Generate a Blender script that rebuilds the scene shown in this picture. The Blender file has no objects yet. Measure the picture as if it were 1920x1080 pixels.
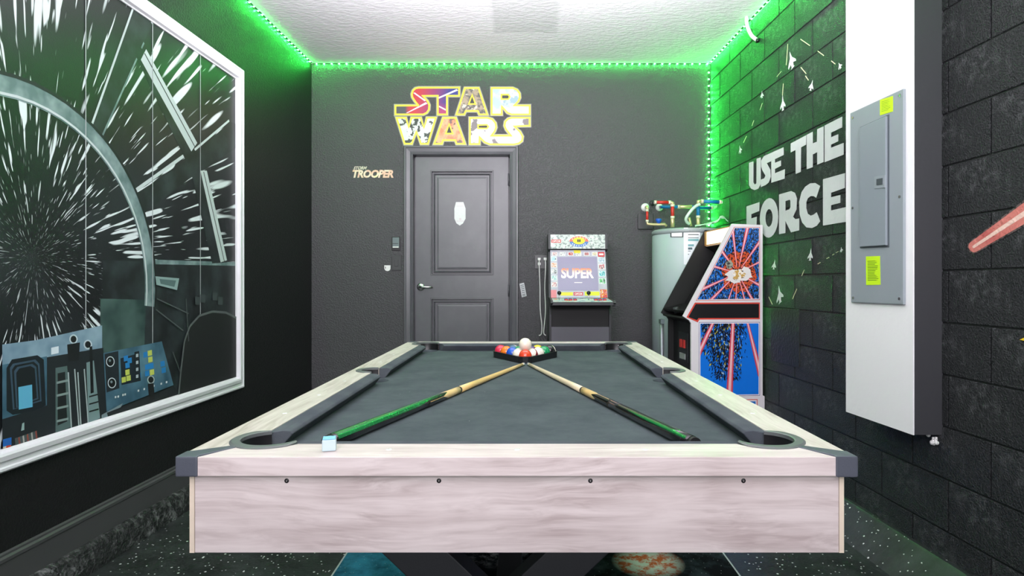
import bpy, bmesh, math, random
from mathutils import Vector, Matrix
from mathutils.geometry import tessellate_polygon
random.seed(7)
S = bpy.context.scene
C = S.collection
PI = math.pi

# ------------------------------------------------------------------ camera
CH = 1.07                      # camera height
F = 1150.0                     # focal length in pixels of a 1920 wide frame
VX, VY = 984.0, 532.0          # pixel where the room's depth direction vanishes
cam = bpy.data.cameras.new('camera'); co = bpy.data.objects.new('camera', cam); C.objects.link(co)
co.location = (0, 0, CH); co.rotation_euler = (PI/2, 0, 0)
cam.sensor_width = 36; cam.lens = F/1920*36
cam.shift_x = -(VX-960)/1920; cam.shift_y = -(540-VY)/1920
cam.clip_start = 0.05
S.camera = co
# ------------------------------------------------------------------ light
w = bpy.data.worlds.new('world'); S.world = w; w.use_nodes = True
w.node_tree.nodes['Background'].inputs[0].default_value = (0.90, 0.95, 1.0, 1)
w.node_tree.nodes['Background'].inputs[1].default_value = 1.0
def area(name, loc, rot, sx, sy, power, col=(1, 1, 1)):
    l = bpy.data.lights.new(name, 'AREA'); l.shape = 'RECTANGLE'; l.size = sx; l.size_y = sy
    l.energy = power; l.color = col
    o = bpy.data.objects.new(name, l); C.objects.link(o); o.location = loc; o.rotation_euler = rot
    return o
area('rear_opening_fill', (0, -2.3, 1.25), (PI/2, 0, 0), 3.2, 2.3, 11, (1.0, 0.97, 1.0))  # unseen soft light added across the room's open rear end
def bulb(name, loc, power, r=.16, col=(1, 1, 1)):
    l = bpy.data.lights.new(name, 'POINT'); l.energy = power; l.shadow_soft_size = r; l.color = col
    o = bpy.data.objects.new(name, l); C.objects.link(o); o.location = loc; return o
area('ceiling_fill_over_table', (0.0, 2.5, 2.14), (PI-.6, 0, 0), 2.2, 0.6, 40, (1.0, 0.935, 1.01))  # unseen fill added to brighten the far ceiling; no fixture hangs here
area('ceiling_fill_near_camera', (0.0, -0.6, 1.75), (PI-.62, 0, 0), 2.0, 1.0, 106, (1.0, 0.935, 1.01))  # added fill aimed up and forward for ceiling bounce, no lamp modelled
S.view_settings.view_transform = 'Standard'; S.view_settings.look = 'None'
S.view_settings.gamma = 1.0; S.view_settings.use_curve_mapping = False
S.view_settings.exposure = 0.55
LED_STRENGTH = 720.0

# ------------------------------------------------------------------ projection helpers (pixels of the photo -> points on the real planes)
def ray(px, py): return Vector(((px-VX)/F, 1.0, (VY-py)/F))
def P(px, py, Y): r = ray(px, py)*Y; return Vector((r.x, r.y, r.z+CH))
YB = 4.62
LX0, LK = -1.6984, 0.020       # left wall  x = LX0 + LK*y
RX0, RK = 1.5603, -0.036       # right wall x = RX0 + RK*y
CX0, CK = 1.539, -0.073        # face of the boxed-out chase
def on(x0, k, px, py, off=0):
    d = ray(px, py); t = (x0+off)/(d.x-k); r = d*t; return Vector((r.x, r.y, r.z+CH))
def onL(px, py, off=0): return on(LX0, LK, px, py, off)
def onR(px, py, off=0): return on(RX0, RK, px, py, -off)
def onC(px, py, off=0): return on(CX0, CK, px, py, -off)
def onB(px, py, off=0): return P(px, py, YB-off)
NL = Vector((1, -LK, 0)).normalized(); NR = Vector((-1, RK, 0)).normalized(); NC = Vector((-1, CK, 0)).normalized(); NB = Vector((0, -1, 0))
def lx(y): return LX0+LK*y
def rx(y): return RX0+RK*y

# ------------------------------------------------------------------ materials
def lin(c):
    c = c/255.0
    return c/12.92 if c <= 0.04045 else ((c+0.055)/1.055)**2.4
def L3(c): return (lin(c[0]), lin(c[1]), lin(c[2]), 1)
def mat(name, col, rough=0.5, metal=0.0, bump=None, vary=None, emit=None, spec=0.5, coat=0.0):
    """bump=(scale,strength) noise relief; vary=(scale,(r,g,b),lo,hi) second colour mixed in by noise"""
    m = bpy.data.materials.new(name); m.use_nodes = True
    nt = m.node_tree; n = nt.nodes; b = n['Principled BSDF']
    b.inputs['Base Color'].default_value = L3(col); b.inputs['Roughness'].default_value = rough
    b.inputs['Metallic'].default_value = metal; b.inputs['Specular IOR Level'].default_value = spec
    b.inputs['Coat Weight'].default_value = coat
    if emit:
        b.inputs['Emission Color'].default_value = L3(emit[0]); b.inputs['Emission Strength'].default_value = emit[1]
    tc = n.new('ShaderNodeTexCoord')
    if vary:
        t = n.new('ShaderNodeTexNoise'); t.inputs['Scale'].default_value = vary[0]; t.inputs['Detail'].default_value = 6
        mp = n.new('ShaderNodeMapping'); 
        if len(vary) > 4: mp.inputs['Scale'].default_value = vary[4]
        nt.links.new(tc.outputs['Object'], mp.inputs[0]); nt.links.new(mp.outputs[0], t.inputs['Vector'])
        r = n.new('ShaderNodeMapRange'); r.inputs[1].default_value = vary[2]; r.inputs[2].default_value = vary[3]
        mx = n.new('ShaderNodeMix'); mx.data_type = 'RGBA'
        mx.inputs['A'].default_value = L3(col); mx.inputs['B'].default_value = L3(vary[1])
        nt.links.new(t.outputs['Fac'], r.inputs[0]); nt.links.new(r.outputs[0], mx.inputs['Factor'])
        nt.links.new(mx.outputs['Result'], b.inputs['Base Color'])
    if bump:
        t2 = n.new('ShaderNodeTexNoise'); t2.inputs['Scale'].default_value = bump[0]; t2.inputs['Detail'].default_value = 4
        bp = n.new('ShaderNodeBump'); bp.inputs['Strength'].default_value = bump[1]; bp.inputs['Distance'].default_value = 0.01
        nt.links.new(tc.outputs['Object'], t2.inputs['Vector']); nt.links.new(t2.outputs['Fac'], bp.inputs['Height'])
        nt.links.new(bp.outputs[0], b.inputs['Normal'])
    return m
class NT:
    """tiny node-building helper"""
    def __init__(s, name, rough=0.5, spec=0.5):
        s.m = bpy.data.materials.new(name); s.m.use_nodes = True; s.t = s.m.node_tree; s.n = s.t.nodes
        s.b = s.n['Principled BSDF']; s.b.inputs['Roughness'].default_value = rough; s.b.inputs['Specular IOR Level'].default_value = spec
        s.tc = s.n.new('ShaderNodeTexCoord').outputs['Object']
    def put(s, sock, v):
        if isinstance(v, bpy.types.NodeSocket): s.t.links.new(v, sock)
        else: sock.default_value = v
    def math(s, op, a, b=0.0, c=0.0, clamp=False):
        k = s.n.new('ShaderNodeMath'); k.operation = op; k.use_clamp = clamp
        for i, v in enumerate((a, b, c)): s.put(k.inputs[i], v)
        return k.outputs[0]
    def rng(s, v, a, b, c=0.0, d=1.0):
        k = s.n.new('ShaderNodeMapRange')
        for i, q in enumerate((v, a, b, c, d)): s.put(k.inputs[i], q)
        return k.outputs[0]
    def noise(s, vec, scale, detail=3, rough=0.5):
        k = s.n.new('ShaderNodeTexNoise'); s.put(k.inputs['Vector'], vec); k.inputs['Scale'].default_value = scale
        k.inputs['Detail'].default_value = detail; k.inputs['Roughness'].default_value = rough
        return k.outputs['Fac']
    def mapping(s, vec, scale=(1, 1, 1), loc=(0, 0, 0), rot=(0, 0, 0)):
        k = s.n.new('ShaderNodeMapping'); s.put(k.inputs[0], vec)
        k.inputs['Scale'].default_value = scale; k.inputs['Location'].default_value = loc; k.inputs['Rotation'].default_value = rot
        return k.outputs[0]
    def mix(s, f, a, b):
        k = s.n.new('ShaderNodeMix'); k.data_type = 'RGBA'; s.put(k.inputs['Factor'], f)
        s.put(k.inputs['A'], a); s.put(k.inputs['B'], b); return k.outputs['Result']
    def sep(s, vec):
        k = s.n.new('ShaderNodeSeparateXYZ'); s.put(k.inputs[0], vec); return k.outputs
    def comb(s, x, y, z):
        k = s.n.new('ShaderNodeCombineXYZ')
        for i, v in enumerate((x, y, z)): s.put(k.inputs[i], v)
        return k.outputs[0]
    def color(s, v): s.put(s.b.inputs['Base Color'], v)
    def bump(s, h, strength, dist=0.01):
        k = s.n.new('ShaderNodeBump'); k.inputs['Strength'].default_value = strength; k.inputs['Distance'].default_value = dist
        s.put(k.inputs['Height'], h); s.put(s.b.inputs['Normal'], k.outputs[0])

def wall_paint(name, col, scuff, scale, strength, rough, lo=0.62, hi=0.85):
    q = NT(name, rough, .32)
    a = q.noise(q.tc, scale, 3); b = q.noise(q.tc, scale*2.7, 2)
    h = q.math('ADD', q.rng(a, 0.45, 0.62), q.math('MULTIPLY', b, 0.4))
    q.bump(h, strength, 0.006)
    big = q.noise(q.tc, 3.5, 6, 0.7); fine = q.noise(q.tc, 40, 3, 0.6)
    f = q.math('MULTIPLY', q.rng(big, lo, hi), q.rng(fine, 0.45, 0.7), clamp=True)
    q.color(q.mix(f, L3(col), L3(scuff)))
    return q.m
M = {}
M['wall_back'] = wall_paint('dark_orange_peel_paint', (80, 79, 82), (94, 93, 96), 90, 0.5, 0.5)
M['wall_left'] = wall_paint('black_orange_peel_paint', (30, 30, 31), (56, 56, 56), 110, 0.25, 0.42, 0.6, 0.9)
M['block'] = wall_paint('black_masonry_paint', (40, 42, 44), (120, 122, 124), 170, 0.8, 0.45, 0.5, 0.85)
M['mortar'] = mat('black_mortar_paint', (32, 33, 35), 0.5, bump=(60, .5))
def ceiling_mat():
    q = NT('white_knockdown_ceiling', 0.8, 0.2)
    a = q.noise(q.mapping(q.tc, (1, 1.6, 1)), 28, 4, 0.6)
    q.bump(q.rng(a, 0.42, 0.6), 0.35, 0.006)
    x, y, z = q.sep(q.tc)
    # a slightly darker grey rectangle in the middle of the ceiling, edges wobbled by noise
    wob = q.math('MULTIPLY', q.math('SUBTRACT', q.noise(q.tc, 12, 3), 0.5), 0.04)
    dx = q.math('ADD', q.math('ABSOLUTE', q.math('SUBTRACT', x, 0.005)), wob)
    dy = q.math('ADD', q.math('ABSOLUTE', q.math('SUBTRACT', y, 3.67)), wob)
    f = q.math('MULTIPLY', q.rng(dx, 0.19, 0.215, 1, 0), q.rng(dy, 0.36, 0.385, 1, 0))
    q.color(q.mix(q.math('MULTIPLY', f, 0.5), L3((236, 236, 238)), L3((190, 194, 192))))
    return q.m
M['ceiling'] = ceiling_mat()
def floor_mat():
    q = NT('flaked_epoxy_floor', 0.33)
    base = q.mix(q.rng(q.noise(q.tc, 5, 5, 0.7), 0.4, 0.8), L3((34, 36, 37)), L3((66, 72, 71)))
    v = q.n.new('ShaderNodeTexVoronoi'); v.inputs['Scale'].default_value = 42; q.put(v.inputs['Vector'], q.tc)
    r = q.sep(v.outputs['Color'])
    small = q.rng(v.outputs['Distance'], 0.13, 0.2, 1, 0)
    pick = q.math('LESS_THAN', r[0], 0.20)
    sz = q.math('MULTIPLY', small, pick)
    v2 = q.n.new('ShaderNodeTexVoronoi'); v2.inputs['Scale'].default_value = 85; q.put(v2.inputs['Vector'], q.tc)
    r2 = q.sep(v2.outputs['Color'])
    s2 = q.math('MULTIPLY', q.rng(v2.outputs['Distance'], 0.2, 0.26, 1, 0), q.math('LESS_THAN', r2[0], 0.13))
    q.color(q.mix(q.math('MAXIMUM', sz, s2), base, L3((225, 228, 225))))
    q.bump(q.noise(q.tc, 90, 3), 0.2, 0.004)
    return q.m
M['floor'] = floor_mat()
def wood_mat(name, a, b, rot=0.0, axis='x', rough=0.38):
    q = NT(name, rough)
    def sc(l, c): return (l, c, c) if axis == 'x' else (c, l, c)
    warp = q.math('SUBTRACT', q.noise(q.mapping(q.tc, sc(1.7, 6)), 1.0, 3), .5)
    def stretched(l, c, wamp, det=4):
        wv = q.n.new('ShaderNodeVectorMath'); wv.operation = 'ADD'
        k = q.math('MULTIPLY', warp, wamp)
        q.put(wv.inputs[0], q.mapping(q.tc, sc(l, c))); q.put(wv.inputs[1], q.comb(0 if axis == 'x' else k, k if axis == 'x' else 0, k))
        return q.noise(wv.outputs[0], 1.0, det, .6)
    n1 = stretched(2.2, 46, 7); n2 = stretched(7, 170, 20, 3); n3 = q.noise(q.tc, 5, 3)
    f = q.math('ADD', q.math('MULTIPLY', q.rng(n1, .36, .66), .75), q.math('MULTIPLY', q.rng(n2, .4, .7), .45))
    f = q.math('MULTIPLY', f, q.rng(n3, .3, .65, .35, 1.1), clamp=True)
    q.color(q.mix(f, L3(a), L3(b)))
    q.bump(n2, 0.08, 0.002)
    return q.m
M['wood_x'] = wood_mat('washed_oak_laminate_across', (222, 210, 207), (182, 166, 163))
M['wood_y'] = wood_mat('washed_oak_laminate_along', (218, 210, 201), (172, 161, 150), axis='y')
M['wood_edge'] = mat('pale_edge_banding', (226, 210, 190), .5)
def cloth_mat():
    q = NT('charcoal_cloth', 0.95, 0.15)
    a = q.noise(q.tc, 7, 6, 0.7)
    b = q.noise(q.mapping(q.tc, (1, 1, 1), (0, 0, 0), (0, 0, 0.6)), 900, 1)
    q.color(q.mix(q.rng(a, 0.35, 0.7), L3((58, 64, 68)), L3((86, 94, 97))))
    v = q.n.new('ShaderNodeTexVoronoi'); v.inputs['Scale'].default_value = 28; q.put(v.inputs['Vector'], q.tc)
    r = q.sep(v.outputs['Color'])
    lint = q.math('MULTIPLY', q.rng(v.outputs['Distance'], 0.03, 0.05, 1, 0), q.math('LESS_THAN', r[1], 0.25))
    base = q.mix(q.rng(a, 0.35, 0.7), L3((68, 75, 80)), L3((84, 92, 96)))
    q.color(q.mix(q.math('MULTIPLY', lint, 0.7), base, L3((170, 175, 175))))
    q.bump(b, 0.15, 0.001)
    return q.m
M['cloth'] = cloth_mat()
M['cushion'] = mat('charcoal_cushion_cloth', (74, 78, 86), .95, bump=(700, .15), spec=.15, vary=(9, (92, 98, 102), .4, .75))
M['corner_plastic'] = mat('slate_grey_plastic', (78, 82, 92), .42, bump=(400, .05))
M['ring_plastic'] = mat('grey_pocket_plastic', (96, 100, 100), .4)
M['pocket_black'] = mat('black_pocket_plastic', (26, 26, 28), .35)
M['black'] = mat('black_plastic', (22, 22, 24), .35)
M['matte_black'] = mat('matte_black_laminate', (16, 16, 17), .6)
M['dark_metal'] = mat('dark_powder_coat', (44, 45, 50), .45, bump=(300, .05))
M['white_frame'] = mat('white_moulding_paint', (232, 232, 236), .35)
M['door_paint'] = mat('charcoal_satin_door_paint', (88, 88, 93), .36, bump=(14, .08), vary=(6, (98, 98, 103), .45, .8))
M['nickel'] = mat('satin_nickel', (205, 205, 205), .25, 1.0)
M['switch_grey'] = mat('grey_switch_plastic', (54, 55, 57), .4)
M['switch_teal'] = mat('silver_switch_face', (104, 118, 120), .3)
M['white_plastic'] = mat('white_plastic', (232, 232, 230), .35)
M['white_paint'] = mat('white_chase_paint', (240, 238, 240), .55, bump=(40, .1))
M['white_vinyl'] = mat('white_vinyl', (215, 217, 217), .5, bump=(60, .15), vary=(9, (205, 208, 208), .5, .8))
M['dash_vinyl'] = mat('cream_vinyl', (214, 205, 170), .5)
M['panel_grey'] = mat('grey_steel_enamel', (146, 154, 160), .38, bump=(250, .04))
M['panel_edge'] = mat('grey_steel_door_enamel', (138, 147, 154), .34)
M['sticker_green'] = mat('fluorescent_green_sticker', (205, 245, 30), .5)
M['ink'] = mat('green_print_ink', (90, 130, 20), .6)
M['tank'] = mat('grey_tank_enamel', (170, 184, 186), .32)
M['tank_top'] = mat('grey_tank_lid_enamel', (150, 160, 162), .35)
M['red_pipe'] = mat('red_pex_pipe', (196, 44, 36), .35)
M['blue_pipe'] = mat('blue_pex_pipe', (20, 120, 180), .35)
M['brass'] = mat('brass_fitting', (214, 200, 150), .35, .5)
M['valve_blue'] = mat('blue_valve_handle', (28, 90, 190), .35)
M['hose'] = mat('translucent_white_hose', (215, 228, 220), .3)
M['pipe_grey'] = mat('galvanised_pipe', (150, 155, 160), .35, .6)
M['maple'] = mat('lacquered_maple', (226, 190, 122), .28, vary=(5, (240, 212, 160), .4, .8), coat=.3)
M['cue_pale'] = mat('pale_maple', (232, 212, 178), .3, coat=.3)
M['cue_green'] = mat('green_metalflake_lacquer', (0, 110, 52), .22, .2, vary=(240, (60, 190, 115), .6, .75), coat=.6)
M['cue_plain_green'] = mat('green_lacquer', (0, 100, 46), .25, coat=.6)
M['cue_black'] = mat('black_lacquer', (18, 18, 20), .22, coat=.6)
M['ivory'] = mat('ivory_resin', (240, 226, 208), .18, coat=.6)
M['chalk'] = mat('chalk_paper', (190, 208, 214), .8)
M['chalk_top'] = mat('pale_blue_chalk', (130, 195, 225), .95, bump=(300, .4))
M['mural_seam'] = mat('paper_seam', (172, 180, 180), .6)
M['led'] = mat('lit_green_led', (20, 255, 90), .4, emit=((50, 255, 84), LED_STRENGTH))
M['led_tape'] = mat('green_led_tape', (16, 60, 30), .6)
M['yellow'] = mat('yellow_print', (240, 222, 70), .5)
def speck(name, cols, scale=60, thr=(0.45, 0.5), rough=0.4, stretch=(1, 1, 1)):
    q = NT(name, rough)
    v = q.mapping(q.tc, stretch)
    a = q.noise(v, scale, 3, 0.6); b = q.noise(q.mapping(v, (1, 1, 1), (3, 7, 5)), scale*0.6, 3, 0.6)
    c = q.mix(q.rng(a, thr[0], thr[1]), L3(cols[0]), L3(cols[1]))
    if len(cols) > 2: c = q.mix(q.rng(b, 0.58, 0.61), c, L3(cols[2]))
    if len(cols) > 3: c = q.mix(q.rng(q.noise(q.mapping(v, (1, 1, 1), (9, 2, 4)), scale*1.1, 2), 0.64, 0.66), c, L3(cols[3]))
    q.color(c); return q.m
def flat(r, g, b, rough=.5):
    k = 'ink_%d_%d_%d' % (r, g, b)
    if k not in M: M[k] = mat(k, (r, g, b), rough)
    return M[k]

# ------------------------------------------------------------------ geometry helpers
class MB:
    def __init__(s): s.v = []; s.f = []; s.m = []; s.mats = []; s.smooth = []
    def mi(s, m):
        if m not in s.mats: s.mats.append(m)
        return s.mats.index(m)
    def add(s, vs, fs, m, smooth=False):
        o = len(s.v); s.v += [Vector(v) for v in vs]; k = s.mi(m)
        for f in fs: s.f.append(tuple(i+o for i in f)); s.m.append(k); s.smooth.append(smooth)
        return s
    def box(s, a, b, m):
        x0, y0, z0 = a; x1, y1, z1 = b
        x0, x1 = min(x0, x1), max(x0, x1); y0, y1 = min(y0, y1), max(y0, y1); z0, z1 = min(z0, z1), max(z0, z1)
        return s.add([(x0,y0,z0),(x1,y0,z0),(x1,y1,z0),(x0,y1,z0),(x0,y0,z1),(x1,y0,z1),(x1,y1,z1),(x0,y1,z1)],
              [(0,3,2,1),(4,5,6,7),(0,1,5,4),(1,2,6,5),(2,3,7,6),(3,0,4,7)], m)
    def hexa(s, pts, m):
        """8 points: bottom ring of four, top ring of four"""
        return s.add(pts, [(0,3,2,1),(4,5,6,7),(0,1,5,4),(1,2,6,5),(2,3,7,6),(3,0,4,7)], m)
    def loops(s, loops, n, th, m, side=None, n0=0.0):
        """filled outline (first loop outer, others holes) in 3D, made th thick along n"""
        n = Vector(n).normalized()
        flatv = [Vector(p) for l in loops for p in l]
        tris = tessellate_polygon([[Vector(p) for p in l] for l in loops])
        front = [p+n*(th+n0) for p in flatv]
        fs = []
        for t in tris:
            a, b, c = (front[i] for i in t)
            fs.append(t if (b-a).cross(c-a).dot(n) > 0 else tuple(reversed(t)))
        s.add(front, fs, m)
        if th > 0:
            o = 0
            for l in loops:
                k = len(l); vs = [p+n*(th+n0) for p in flatv[o:o+k]]+[p+n*n0 for p in flatv[o:o+k]]
                s.add(vs, [(i, (i+1) % k, (i+1) % k+k, i+k) for i in range(k)], side or m); o += k
        return s
    def prism(s, poly, ax, a, b, m):
        """poly in the plane across axis ax ('x': (y,z), 'y': (x,z), 'z': (x,y)) extruded from a to b"""
        def p3(p, t): return Vector((t, p[0], p[1])) if ax == 'x' else Vector((p[0], t, p[1])) if ax == 'y' else Vector((p[0], p[1], t))
        A = [p3(p, a) for p in poly]; B = [p3(p, b) for p in poly]; k = len(poly)
        tr = tessellate_polygon([A]); s.add(A, tr, m); s.add(B, [tuple(reversed(t)) for t in tr], m)
        s.add(A+B, [(i, (i+1) % k, (i+1) % k+k, i+k) for i in range(k)], m)
        return s
    def tube(s, path, r, m, seg=10, cap=True, smooth=True):
        path = [Vector(p) for p in path]; rs = r if isinstance(r, (list, tuple)) else [r]*len(path)
        vs = []; prev = None
        for i, p in enumerate(path):
            d = (path[min(i+1, len(path)-1)]-path[max(i-1, 0)]).normalized()
            if prev is None:
                u = d.orthogonal().normalized()
            else:
                u = (prev-d*prev.dot(d)).normalized()
            prev = u; v = d.cross(u)
            vs += [p+(u*math.cos(2*PI*k/seg)+v*math.sin(2*PI*k/seg))*rs[i] for k in range(seg)]
        fs = [(i*seg+k, i*seg+(k+1) % seg, (i+1)*seg+(k+1) % seg, (i+1)*seg+k) for i in range(len(path)-1) for k in range(seg)]
        s.add(vs, fs, m, smooth)
        if cap:
            s.add(vs[:seg], [tuple(reversed(range(seg)))], m); s.add(vs[-seg:], [tuple(range(seg))], m)
        return s
    def lathe(s, prof, c, m, seg=32, smooth=True, ax='z'):
        c = Vector(c); vs = []
        for r, h in prof:
            for k in range(seg):
                a = 2*PI*k/seg
                q = (r*math.cos(a), r*math.sin(a), h) if ax == 'z' else (r*math.cos(a), h, r*math.sin(a)) if ax == 'y' else (h, r*math.cos(a), r*math.sin(a))
                vs.append(c+Vector(q))
        fs = [(i*seg+k, i*seg+(k+1) % seg, (i+1)*seg+(k+1) % seg, (i+1)*seg+k) for i in range(len(prof)-1) for k in range(seg)]
        return s.add(vs, fs, m, smooth)
    def sphere(s, c, r, m, seg=24, rings=14):
        return s.lathe([(r*math.sin(PI*i/rings)+1e-6, -r*math.cos(PI*i/rings)) for i in range(rings+1)], c, m, seg)
def obj(name, mb, parent=None, world=True, bevel=0, seg=2, base=None, weld=False):
    """link the collected geometry as one object. Top level: the origin moves to its base. Child: given in world space unless world=False."""
    off = Vector((0, 0, 0))
    if parent is None:
        if base is not None: off = Vector(base)
        else:
            xs = [v.x for v in mb.v]; ys = [v.y for v in mb.v]; zs = [v.z for v in mb.v]
            off = Vector(((min(xs)+max(xs))/2, (min(ys)+max(ys))/2, min(zs)))
    elif world:
        p = parent
        while p is not None: off += p.location; p = p.parent
    me = bpy.data.meshes.new(name)
    me.from_pydata([v-off for v in mb.v], [], mb.f)
    for m in mb.mats: me.materials.append(m)
    for i, p in enumerate(me.polygons): p.material_index = mb.m[i]; p.use_smooth = mb.smooth[i]
    bm = bmesh.new(); bm.from_mesh(me)
    bmesh.ops.remove_doubles(bm, verts=bm.verts, dist=1e-6)
    if not weld is None: bmesh.ops.recalc_face_normals(bm, faces=bm.faces)
    bm.to_mesh(me); bm.free(); me.update()
    o = bpy.data.objects.new(name, me); C.objects.link(o)
    if parent is None: o.location = off
    else: o.parent = parent
    if bevel:
        b = o.modifiers.new('edge', 'BEVEL'); b.width = bevel; b.segments = seg; b.limit_method = 'ANGLE'; b.angle_limit = math.radians(35)
    return o
def tag(o, label, cat, group=None):
    o['label'] = label; o['category'] = cat
    if group: o['group'] = group
    return o
def thing(name, loc, label, cat, group=None, rz=0):
    o = bpy.data.objects.new(name, None); C.objects.link(o); o.location = loc; o.rotation_euler = (0, 0, rz); o.empty_display_size = .1
    return tag(o, label, cat, group)
def struct(name, mb, **k):
    o = obj(name, mb, **k); o['kind'] = 'structure'; return o
def simple(m, fn, *a): return getattr(MB(), fn)(*a, m)
def boolean_cut(o, cutters):
    for c in cutters:
        md = o.modifiers.new('cut', 'BOOLEAN'); md.operation = 'DIFFERENCE'; md.object = c; md.solver = 'EXACT'
    bpy.context.view_layer.update()
    dg = bpy.context.evaluated_depsgraph_get()
    me = bpy.data.meshes.new_from_object(o.evaluated_get(dg))
    o.modifiers.clear(); o.data = me
def drop(objs):
    for o in objs: bpy.data.objects.remove(o, do_unlink=True)
def inset(poly, d):
    """offset a closed outline inwards by d"""
    n = len(poly); ar = sum(poly[i][0]*poly[(i+1) % n][1]-poly[(i+1) % n][0]*poly[i][1] for i in range(n))
    sg = 1 if ar > 0 else -1; out = []
    for i in range(n):
        p0 = Vector(poly[i-1]); p1 = Vector(poly[i]); p2 = Vector(poly[(i+1) % n])
        d1 = (p1-p0).normalized(); d2 = (p2-p1).normalized()
        n1 = Vector((-d1.y, d1.x))*sg; n2 = Vector((-d2.y, d2.x))*sg
        b = n1+n2
        if b.length < 1e-3: b = n1.copy()
        b.normalize(); k = d/max(0.45, b.dot(n1)); out.append(tuple(p1+b*k))
    return out
def text_mesh(body, bold=0.0, shear=0.0, space=1.0):
    """(points, faces) of a line of text, scaled to the unit square"""
    cu = bpy.data.curves.new('t', 'FONT'); cu.body = body; cu.offset = bold; cu.shear = shear; cu.space_character = space; cu.resolution_u = 3
    o = bpy.data.objects.new('t', cu); C.objects.link(o)
    bpy.context.view_layer.update()
    me = bpy.data.meshes.new_from_object(o.evaluated_get(bpy.context.evaluated_depsgraph_get()))
    vs = [(v.co.x, v.co.y) for v in me.vertices]; fs = [tuple(p.vertices) for p in me.polygons]
    bpy.data.objects.remove(o, do_unlink=True); bpy.data.meshes.remove(me); bpy.data.curves.remove(cu)
    x0 = min(v[0] for v in vs); x1 = max(v[0] for v in vs); y0 = min(v[1] for v in vs); y1 = max(v[1] for v in vs)
    return [((x-x0)/(x1-x0), (y-y0)/(y1-y0)) for x, y in vs], fs
def put_text(mb, body, corner, ux, uy, n, off, m, **k):
    """text filling the parallelogram corner + u*ux + v*uy"""
    vs, fs = text_mesh(body, **k); n = Vector(n).normalized()
    pts = [Vector(corner)+Vector(ux)*u+Vector(uy)*v+n*off for u, v in vs]
    out = []
    for f in fs:
        a, b, c = pts[f[0]], pts[f[1]], pts[f[2]]
        out.append(f if (b-a).cross(c-a).dot(n) > 0 else tuple(reversed(f)))
    mb.add(pts, out, m)
def arc(cx, cy, rx_, ry_, a0, a1, n): return [(cx+rx_*math.cos(a0+(a1-a0)*i/n), cy+ry_*math.sin(a0+(a1-a0)*i/n)) for i in range(n+1)]

# ================================================================== the room
HC = 2.725; YF = -2.4
struct('floor', simple(M['floor'], 'box', (-2.2, YF, -0.05), (2.2, YB+.1, 0)), base=(0, 0, 0))
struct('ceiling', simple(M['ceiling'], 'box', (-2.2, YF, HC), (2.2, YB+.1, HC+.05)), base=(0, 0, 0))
def side_wall(x0, k, sgn, m, y0=YF, y1=YB):
    a, b = x0+k*y0, x0+k*y1; t = sgn*.08
    return MB().hexa([(a, y0, 0), (b, y1, 0), (b+t, y1, 0), (a+t, y0, 0), (a, y0, HC), (b, y1, HC), (b+t, y1, HC), (a+t, y0, HC)], m)
wall_left = struct('wall_left', side_wall(LX0, LK, -1, M['wall_left']), base=(0, 0, 0))
wall_right = struct('wall_right', side_wall(RX0+.006, RK, 1, M['mortar']), base=(0, 0, 0))
# concrete blocks of the right wall, each with its own recessed joint
BH, BL = .184, .376
def tangR(y, z, off): p = Vector((rx(y), y, z)); return p+NR*off
kinds = {}
for r in range(15):
    z0 = .012+BH*r-(.012 if r == 0 else 0)+.003; z1 = min(.012+BH*(r+1)-.003, HC-.002)
    if z1-z0 < .03: continue
    y = 1.962-BL*3+(BL/2 if r % 2 else 0)
    while y < YB-.02:
        ya = y+.003; yb = min(y+BL-.003, YB-.003)
        if yb-ya > .03:
            key = (round(yb-ya, 3), round(z1-z0, 3))
            if key not in kinds:
                h = z1-z0; lw = yb-ya; e = .0022
                mb = MB(); dx = RK*lw; 
                def q(u, v, o): return Vector((RK*u, u, v))+NR*o
                bk = [q(0, 0, -.0055), q(lw, 0, -.0055), q(lw, h, -.0055), q(0, h, -.0055)]
                md = [q(0, 0, -e), q(lw, 0, -e), q(lw, h, -e), q(0, h, -e)]
                fr = [q(e, e, 0), q(lw-e, e, 0), q(lw-e, h-e, 0), q(e, h-e, 0)]
                mb.add(bk+md+fr, [(0, 1, 5, 4), (1, 2, 6, 5), (2, 3, 7, 6), (3, 0, 4, 7), (4, 5, 9, 8), (5, 6, 10, 9), (6, 7, 11, 10), (7, 4, 8, 11), (8, 9, 10, 11)], M['block'])
                o = obj('block', mb, wall_right, world=False); kinds[key] = o.data
            else:
                o = bpy.data.objects.new('block', kinds[key]); C.objects.link(o); o.parent = wall_right
            o.location = (rx(ya), ya, z0)
            o.location += NR*random.uniform(-.0012, 0)
        y += BL
# back wall with the door opening
DX0, DX1 = onB(774, 0).x, onB(956, 0).x; DZ = onB(0, 290).z
wb = MB(); xl = lx(YB)-.08; xr = rx(YB)+.09
wb.box((xl, YB, 0), (DX0, YB+.1, HC), M['wall_back']).box((DX1, YB, 0), (xr, YB+.1, HC), M['wall_back']).box((DX0, YB, DZ), (DX1, YB+.1, HC), M['wall_back'])
struct('wall_back', wb, base=(0, 0, 0))
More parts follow.
